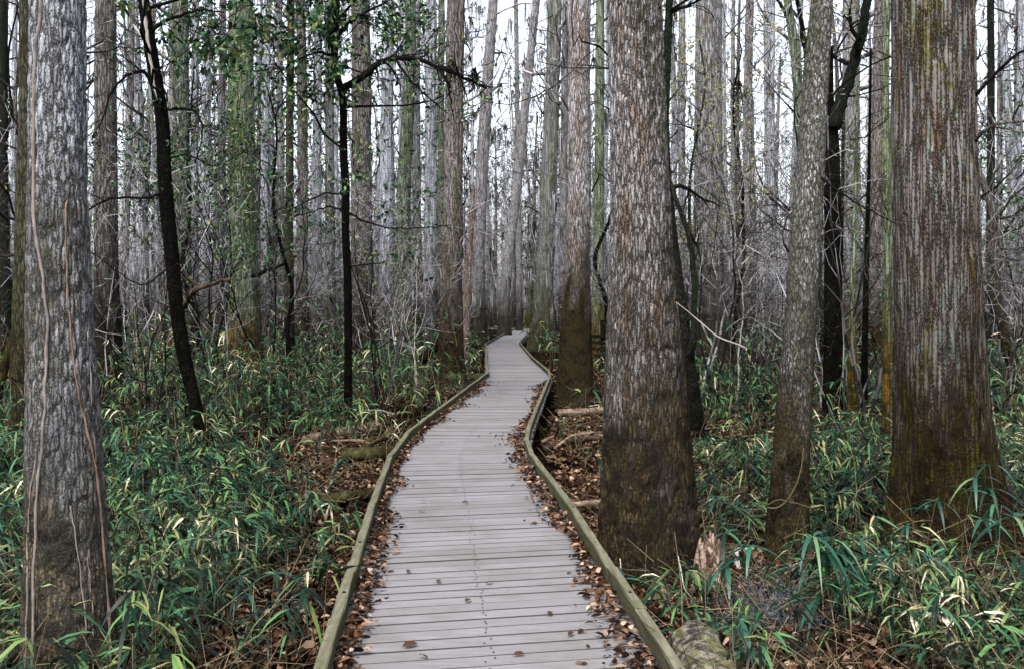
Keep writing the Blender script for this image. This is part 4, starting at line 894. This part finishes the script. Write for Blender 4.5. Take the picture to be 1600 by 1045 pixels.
# rotten stump right of the massive trunk
sx, sy, _ = G(1108, 920); zs = np.linspace(-.1, .34, 26); a = np.arange(44) / 44 * 2 * np.pi
ca, sa = np.cos(a)[None], np.sin(a)[None]; z = zs[:, None]
rad = .15 * (1 - .55 * np.clip(z, 0, 1) / .34) * (1 + .45 * fbm(ca * 2.5, sa * 2.5, z * 3, 6, 3)) + .02 * fbm(ca * 9, sa * 9, z * 6, 9, 2)
V = np.stack([ca * rad * 1.0, sa * rad, z + .07 * fbm(ca * 3, sa * 3, 0, 7, 2) * (z > .2)], -1).reshape(-1, 3)
i = np.arange(25)[:, None] * 44; j = np.arange(44)[None]; Q_ = np.stack([i + j, i + (j + 1) % 44, i + 44 + (j + 1) % 44, i + 44 + j], -1).reshape(-1, 4)
V = np.concatenate([V, [[0, 0, .2]]]); jj = np.arange(44); Q_ = np.concatenate([Q_, np.stack([25 * 44 + jj, 25 * 44 + (jj + 1) % 44, np.full(44, len(V) - 1), np.full(44, len(V) - 1)], -1)])
mb = MB(); mb.add(V, Q_); o = mb.build('rotten_stump', STUMP); o.location = (sx, sy, 0); tag(o, 'pale ragged rotten stump between the massive trunk and speckled trunk', 'stump')
# grey moss heap
rg = np.random.default_rng(15); out = []; tips = []
for i in range(80):
    px = rg.uniform(1140, 1290); py = 985 + rg.normal(0, 22) - (px - 1140) * .1; p = np.array(G(px, py, 0)); p[2] = rg.uniform(.03, .2); d = rg.normal(0, 1, 3); d[2] = abs(d[2]) * .4
    grow(rg, p, d, .22, .0022, 2, out, tips, up=-.1, wob=.55, kids=(3, 6), shrink=.7, seg=.03, minr=.0014)
b = np.array(G(1215, 985)); A = np.array(out); A[:, :3] -= b; A[:, 3:6] -= b
V, Q_ = segs(A, 3); mb = MB(); mb.add(V, Q_); o = mb.build('hanging_moss_heap', MOSS_GREY); o.location = b; tag(o, 'fallen heap of grey hair-like moss among the canes at lower right', 'moss')
# hanging moss and old nests in branches
def moss_clump(px, py, Y, n, L, lab, sd):
    rg = np.random.default_rng(sd); out, tips = [], []
    for i in range(n):
        p = rg.normal(0, .02, 3); grow(rg, p, (rg.normal(0, .3), rg.normal(0, .3), -1), L * rg.uniform(.4, 1), .008, 1, out, tips, up=-.25, wob=.35, kids=(2, 4), shrink=.6, seg=.08, minr=.005)
    V, Q_ = segs(out, 3); mb = MB(); mb.add(V, Q_); o = mb.build('hanging_moss', TWIG_DARK); o.location = W(px, py, Y); tag(o, lab, 'hanging moss')
moss_clump(742, 108, 15.9, 26, .45, 'dark moss clump caught on the end of the long forked-tree bough', 1)
moss_clump(708, 95, 15.95, 16, .35, 'dark moss tuft midway along the long forked-tree bough', 2)
moss_clump(1155, 128, 26, 40, .9, 'dark ragged moss hanging right of the ribbed trunk', 3)
moss_clump(515, 25, 16.3, 50, .5, 'dark tangled clump in the crown of the slim black forked tree', 4)
moss_clump(1158, 350, 24, 22, .6, 'small dark moss hook hanging above the whitish forked sapling', 5)
# barred railing behind the brown-footed trunk
bx = thing('wooden_railing', W(932, 600, 33), 'small dark barred railing behind the brown-footed trunk', 'railing'); b = np.array(bx.location)
for (px, w) in ((943, 9),):
    p = np.array(W(px, 545, 33)) - b; m_ = MB(); m_.box((p[0], p[1], (p[2] * 1)), (.10, .08, .95)); m_.build('post', DARKW, bx, smooth=False)
for py in (525, 535, 545, 556):
    p = np.array(W(932, py, 32.9)) - b; m_ = MB(); m_.box(p, (.26, .04, .055)); m_.build('bar', DARKW, bx, smooth=False)

# ------------------------------------------------------------------ dead leaves
def on_deck(x, y): return (x > Xat(Lw, y) - .12) & (x < Xat(Rw, y) + .12) & (y < 90)
rng = np.random.default_rng(41)
def litter(n, xr, yr, size, z=None, dens=None):
    x = rng.uniform(*xr, n); y = yr[0] + (yr[1] - yr[0]) * rng.uniform(0, 1, n)
    k = ~on_deck(x, y)
    x, y = x[k], y[k]; m = len(x)
    P = np.stack([x, y, gh(x, y) + .02 + np.abs(rng.normal(0, .025, m))], -1)
    D = rng.normal(0, 1, (m, 3)); D[:, 2] *= .35
    L = size * rng.uniform(.6, 1.3, m)
    return leaves(P, D, L, L * rng.uniform(.35, .65, m), .15, rng, OVAL, curl=.18, tilt=.8)
mb = MB()
for a in ((17000, (-3.0, -1), (3.2, 16), .065), (52000, (.6, 5), (3.2, 12), .062), (5000, (-8, -3), (4, 16), .07), (16000, (.5, 9), (10, 20), .08), (12000, (-12, 14), (20, 36), .11)):
    V, Q_ = litter(*a); mb.add(V, Q_)
tag(mb.build('leaf_litter', LEAF_DEAD), 'brown dead leaves carpeting the forest floor', 'leaves', kind='stuff')
# drifts of leaves against both kerbs
mb = MB()
for poly, sg, wmax in ((Lw, 1, .24), (Rw, -1, .24)):
    n = 4300; y = 2.6 + 20 * rng.uniform(0, 1, n) ** 1.15
    amp = wmax * np.clip(.35 + .8 * vnoise(y * 1.3, 0, 0, 5 + sg) + .2, .12, 1.0)
    off = np.abs(rng.normal(0, 1, n)) * amp * .55
    x = Xat(poly, y) + sg * (.05 + off)
    keep = np.abs(x - path_mid(y)) < 3
    h = np.maximum(0, .05 * (1 - off / .3)) * rng.uniform(0, 1, n)
    P = np.stack([x, y, DECK + .008 + h], -1)[keep]; m = len(P)
    D = rng.normal(0, 1, (m, 3)); D[:, 2] *= .22; L = .046 * rng.uniform(.45, 1.5, m)
    V, Q_ = leaves(P, D, L, L * rng.uniform(.3, .6, m), .1, rng, OVAL, curl=.16, tilt=.5); mb.add(V, Q_)
V_ = None
tag(mb.build('leaf_drifts', LEAF_DEAD), 'drifts of brown leaves lying along both kerb rails', 'leaves', kind='stuff')
rg = np.random.default_rng(8)
spots = [(652, 1004, 'dark curled leaf near the bottom of the deck'), (668, 1027, 'pale flat leaf at the bottom of the deck'), (888, 992, 'pale twiggy leaf low on the right half of the deck'), (820, 1020, 'reddish leaf at the bottom of the deck'), (735, 935, 'faint leaf low on the middle of the deck'),
         (862, 955, 'tan leaf on the right half of the deck'), (655, 782, 'dark leaf left of centre halfway along the near deck'), (664, 797, 'small black leaf just nearer than another dark leaf'), (732, 784, 'tiny red leaf in the middle of the deck'), (624, 820, 'dark leaf beside the left drift'),
         (685, 905, 'small brown leaf left of the deck seam'), (770, 908, 'small dark leaf right of the deck seam'), (748, 682, 'dark leaf on the deck before the bend'), (692, 690, 'brown leaf on the deck near the rail corner'), (785, 640, 'red leaf far along the deck'), (640, 890, 'tan leaf near the left drift'), (705, 765, 'pale leaf on the middle deck'), (800, 728, 'small leaf near the right rail bend')]
for i, (px, py, lab) in enumerate(spots):
    p = np.array(G(px, py, DECK + .012)); L = .06 if i else .085; D = rg.normal(0, 1, (1, 3)); D[:, 2] = 0
    V, Q_ = leaves(np.zeros((1, 3)), D, [L], [L * .5], [0], rg, OVAL, curl=.15, tilt=.2)
    mb = MB(); mb.add(V, Q_); o = mb.build('fallen_leaf', LEAF_DEAD); o.location = p; tag(o, lab, 'leaf', 'single leaves lying on the deck')

# ------------------------------------------------------------------ cane undergrowth
def canes(rng, P, H, nf, ml, ll, lw, stemr=.0035, thick=True):
    """P: foot points (n,3), H heights; each stem carries nf fans of ml leaves"""
    n = len(P); az = rng.uniform(0, 6.283, n); lean = rng.uniform(.03, .28, n)
    def at(t):  # point on the stem
        return P + np.stack([np.cos(az) * lean * H * t * t, np.sin(az) * lean * H * t * t, H * (t - .12 * lean * t * t)], -1)
    S = []
    T = [np.zeros(n), np.full(n, .35), np.full(n, .7), np.ones(n)]
    for a, b in zip(T[:-1], T[1:]):
        A_, B_ = at(a[:, None][:, 0]), at(b[:, None][:, 0])
        S.append(np.concatenate([A_, B_, np.full((n, 1), stemr), np.full((n, 1), stemr * .7)], -1))
    stems = segs(np.concatenate(S), 3)
    LV, LQ, off = [], [], 0
    for f in range(nf):
        t_ = rng.uniform(.35, 1, n) if f else np.ones(n)
        base = at(t_); fa = rng.uniform(0, 6.283, n); so = rng.uniform(.02, .16, n) * (f > 0)
        base = base + np.stack([np.cos(fa) * so, np.sin(fa) * so, so * .5], -1)
        for j in range(ml):
            a_ = fa + rng.uniform(-1.25, 1.25, n); el = rng.uniform(-.35, .65, n)
            D = np.stack([np.cos(a_) * np.cos(el), np.sin(a_) * np.cos(el), np.sin(el)], -1)
            L = ll * rng.uniform(.55, 1.25, n); V, Q_ = leaves(base, D, L, lw * rng.uniform(.6, 1.25, n) * (L / ll) ** .5, rng.uniform(.25, 1.0, n), rng, PROF, tilt=.35)
            LV.append(V); LQ.append(Q_ + off); off += len(V)
    return stems, (np.concatenate(LV), np.concatenate(LQ))
def cane_mask(x, y):
    m = ~on_deck(x, y)
    mid = path_mid(np.clip(y, -3, 88)); d = x - mid
    p = np.clip(.62 + .75 * vnoise(x * .55, y * .55, 0, 21) + .25 * vnoise(x * 2, y * 2, 0, 22), .05, 1)
    # thin strips of open litter next to the walk
    p = np.where((d < 0) & (d > -1.55) & (y < 13), p * .12, p)
    p = np.where((d > 0) & (d < 2.2) & (y < 30), p * .10, p)
    p = np.where((d > 0) & (d < 3.2) & (y >= 30) & (y < 75), p * .15, p)
    p = np.where((d > 0) & (d < 3.0) & (y > 7) & (y < 30), p * .35, p)
    p = np.where((d < 0) & (d > -1.3) & (y >= 13), p * .3, p)
    p = np.where((d > 2) & (d < 14) & (y > 12) & (y < 60), p * .75, p)
    for tx, ty, tr in ((T12.location[0], T12.location[1], .5), (T18.location[0], T18.location[1], .8), (T16.location[0], T16.location[1], .3), (T1.location[0], T1.location[1], .35), (T11.location[0], T11.location[1], .6)):
        m &= (x - tx) ** 2 + (y - ty) ** 2 > tr * tr
    return m & (rng.uniform(0, 1, len(x)) < p)
rng = np.random.default_rng(61); mb = MB()
LOGZ = ((-2.2, 16.6, 1.0), (-3.0, 16.2, .8), (-2.0, 14.2, .9), (-2.6, 13.8, .7), (-1.9, 10.9, .6), (-1.7, 12.5, .5), (1.3, 19.5, 1.6), (-1.6, 26, 1.2))
for (n, xr, yr, h, nf, ml, ll, lw) in ((2900, (-5.2, 5.5), (4.0, 9), (.2, .62), 5, 4, .18, .020), (6200, (-9, 10), (9, 16), (.25, .72), 5, 4, .19, .023), (8500, (-16, 18), (16, 28), (.6, 1.35), 4, 3, .25, .034), (10500, (-32, 34), (28, 60), (.8, 1.75), 4, 3, .32, .052)):
    x = rng.uniform(*xr, n); y = rng.uniform(*yr, n); k = cane_mask(x, y)
    for a_, b_, r_ in LOGZ: k &= (x - a_) ** 2 + (y - b_ + .5) ** 2 > r_ * r_
    x, y = x[k], y[k]
    hh = rng.uniform(h[0], h[1], len(x)) * (.8 + .35 * vnoise(x * .6, y * .6, 0, 33)); hh = np.where((x > 0) & (y < 28), hh * .8, hh)
    hh = hh * np.where(rng.uniform(0, 1, len(x)) < .2, 1.7, 1.0)
    st, lf = canes(rng, np.stack([x, y, gh(x, y) - .02], -1), hh, nf, ml, ll, lw, .003 if y.max() < 17 else .005)
    mb.add(st[0], st[1], 1); mb.add(lf[0], lf[1], 0); print('canes', len(x), len(lf[1]))
tag(mb.build('cane_undergrowth', [LEAF_CANE, TWIG_TAN]), 'thick green cane undergrowth covering the floor on both sides', 'undergrowth', kind='stuff')
# dry straws and tangled dead stalks among the canes
S = []
for i in range(9500):
    Y = 4.2 + 24 * rng.uniform() ** 1.4; x = rng.uniform(-.6, .6) * Y
    if on_deck(np.array([x]), np.array([Y]))[0] or abs(x - path_mid(Y)) < 1.0: continue
    L = rng.uniform(.12, .6); d = rng.normal(0, 1, 3); d[2] = abs(d[2]) * .8; d = d / np.linalg.norm(d) * L; z = float(gh(x, Y)) + rng.uniform(0, .3); r = .0016 + .00012 * Y
    mid = np.array([x, Y, z]) + d * .5 + rng.normal(0, .03, 3)
    S.append((x, Y, z, *mid, r, r)); S.append((*mid, x + d[0], Y + d[1], z + d[2], r, r * .6))
V, Q_ = segs(S, 3); mb = MB(); mb.add(V, Q_); tag(mb.build('dry_straw', TWIG_TAN), 'thin dry stalks tangled among the canes', 'straw', kind='stuff')

# single cane plants of the foreground
def cane_plant(px, py, h, lab, seed, ll=.3, lw=.026, fans=3, ml=6, z0=0.0, rz=0.0, lean=None):
    rg = np.random.default_rng(seed); p = np.array(G(px, py)); o = thing('cane_plant', (p[0], p[1], float(gh(p[0], p[1]))), lab, 'cane plant', 'single cane plants of the foreground')
    az = rg.uniform(0, 6.28) if lean is None else lean[0]; ln = .12 if lean is None else lean[1]
    T = np.linspace(0, 1, 12); C_ = np.stack([np.cos(az) * ln * h * T ** 2, np.sin(az) * ln * h * T ** 2, h * T], -1) + np.cumsum(rg.normal(0, .003, (12, 3)), 0)
    mb = MB(); mb.tube(C_, np.linspace(.005, .0028, 12), 6)
    LV, LQ, off = [], [], 0
    for f in range(fans):
        t_ = 1 - f * .22 - rg.uniform(0, .06) * (f > 0); b_ = np.array([np.interp(t_, T, C_[:, i]) for i in range(3)])
        a0 = rg.uniform(0, 6.28)
        if f:
            e = b_ + np.array([math.cos(a0), math.sin(a0), .6]) * rg.uniform(.06, .16); mb.tube([b_, (b_ + e) / 2 + (0, 0, .01), e], [.0025, .002, .0018], 5); b_ = e
        a_ = a0 + np.linspace(-1.5, 1.5, ml) * (1.6 if f == 0 else 1.0) + rg.normal(0, .15, ml); el = rg.uniform(0, .5, ml)
        D = np.stack([np.cos(a_) * np.cos(el), np.sin(a_) * np.cos(el), np.sin(el)], -1)
        prof = np.array([[0, .2], [.12, .7], [.3, 1], [.5, .95], [.7, .7], [.87, .36], [1, .02]])
        V, Q_ = leaves(np.repeat(b_[None], ml, 0), D, ll * rg.uniform(.7, 1.15, ml), lw * rg.uniform(.8, 1.2, ml), rg.uniform(.5, 1.2, ml), rg, prof, tilt=.15)
        LV.append(V); LQ.append(Q_ + off); off += len(V)
    mb.build('stem', TWIG_TAN, o); m2 = MB(); m2.add(np.concatenate(LV), np.concatenate(LQ)); m2.build('foliage', LEAF_HERO, o)
    return o
for i, a in enumerate([(1248, 1010, .62, 'cane with the largest drooping leaf fan at lower right', .36, 8), (1300, 1000, .60, 'cane with broad fan right of the largest drooping one', .32, 6), (1430, 1005, .52, 'drooping cane fan before the massive cypress foot', .28, 6),
        (1110, 905, .62, 'cane overlapping the right edge of the massive kerbside trunk', .30, 5), (1180, 985, .50, 'cane with one whitish dead leaf beside the rotten stump', .28, 6), (1500, 905, .80, 'tall cane before the middle of the massive cypress', .26, 5),
        (1445, 900, .62, 'short blue-green cane at the cypress foot', .24, 5), (1160, 1050, .30, 'low cane in front of the grey moss heap', .22, 5), (1590, 960, .65, 'cane at the lower right edge', .3, 5), (1350, 960, .5, 'arching cane between speckled trunk and cypress', .28, 5),
        (1560, 880, .8, 'upright cane right of the cypress foot', .26, 5), (20, 900, .6, 'cane with broad leaves left of the foreground trunk', .28, 6), (15, 780, .7, 'cane higher up left of the foreground trunk', .28, 6), (275, 1010, .45, 'cane low in the left foreground', .26, 5),
        (215, 1060, .35, 'low cane right of the foreground trunk foot', .26, 6), (420, 1010, .4, 'cane just left of the near kerb rail', .24, 5), (260, 900, .6, 'upright cane in the middle of the left canes', .22, 5), (190, 820, .7, 'cane with hanging leaves beside the foreground trunk', .25, 5), (350, 930, .5, 'cane beside the dry leaning stem', .22, 5), (480, 830, .45, 'cane fan above the bare litter left of the rail', .22, 6)]):
    cane_plant(a[0], a[1], a[2], a[3], 900 + i, ll=a[4], ml=a[5], fans=3 + i % 2)
cane_plant(1452, 830, 2.1, 'very tall leafless cane stalk against the massive cypress', 950, ll=.14, ml=2, fans=4)
cane_plant(1555, 800, 1.5, 'tall pale stalk beside the dark seam of the cypress', 951, ll=.2, ml=2, fans=4)
cane_plant(1392, 700, 2.15, 'cane tip with five leaves high against the left of the cypress', 952, ll=.32, ml=5, fans=1, lw=.035)
cane_plant(1012, 1010, .30, 'dark green cane leaves hanging over the right kerb rail', 953, ll=.28, ml=6, fans=2, lean=(3.14, .9))

# ------------------------------------------------------------------ light, sky, camera
w = bpy.data.worlds.new('World'); scene.world = w; w.use_nodes = True; nt = w.node_tree; nt.nodes.clear()
sky = nt.nodes.new('ShaderNodeTexSky'); sky.sky_type = 'NISHITA'; sky.sun_disc = False
SUN_EL, SUN_AZ = R(52), R(200)      # azimuth clockwise from +Y
sky.sun_elevation = SUN_EL; sky.sun_rotation = SUN_AZ; sky.dust_density = 4; sky.air_density = 1; sky.ozone_density = 1
hs = nt.nodes.new('ShaderNodeHueSaturation'); hs.inputs['Saturation'].default_value = .4; hs.inputs['Value'].default_value = 1.0
bg = nt.nodes.new('ShaderNodeBackground'); bg.inputs[1].default_value = .15
ou = nt.nodes.new('ShaderNodeOutputWorld')
nt.links.new(sky.outputs[0], hs.inputs['Color']); nt.links.new(hs.outputs[0], bg.inputs[0]); nt.links.new(bg.outputs[0], ou.inputs[0])
sun = bpy.data.lights.new('sun', 'SUN'); sun.energy = 1.2; sun.angle = R(20); sun.color = (1, .985, .96)
so = link('sun', sun)
from mathutils import Vector
d = Vector((math.sin(SUN_AZ) * math.cos(SUN_EL), math.cos(SUN_AZ) * math.cos(SUN_EL), math.sin(SUN_EL)))
so.rotation_euler = d.to_track_quat('Z', 'Y').to_euler(); so.location = (0, -5, 12)
cam = bpy.data.cameras.new('camera'); co = link('camera', cam); co.location = (0, 0, CAMZ); co.rotation_euler = (R(90), 0, 0)
cam.sensor_width = 36; cam.lens = F / 1600 * 36; cam.shift_y = -(522.5 - HY) / 1600; cam.clip_start = .05; cam.clip_end = 2000
scene.camera = co
vs = scene.view_settings; vs.view_transform = 'Standard'; vs.look = 'None'; vs.gamma = 1; vs.exposure = 1.8; vs.use_curve_mapping = False
cy = scene.cycles; cy.max_bounces = 5; cy.diffuse_bounces = 1; cy.glossy_bounces = 2; cy.transmission_bounces = 2; cy.transparent_max_bounces = 4
cy.use_adaptive_sampling = True; cy.adaptive_threshold = .02; cy.use_denoising = True
try: cy.denoiser = 'OPENIMAGEDENOISE'
except Exception: pass
cy.caustics_reflective = False; cy.caustics_refractive = False; cy.sample_clamp_indirect = 4
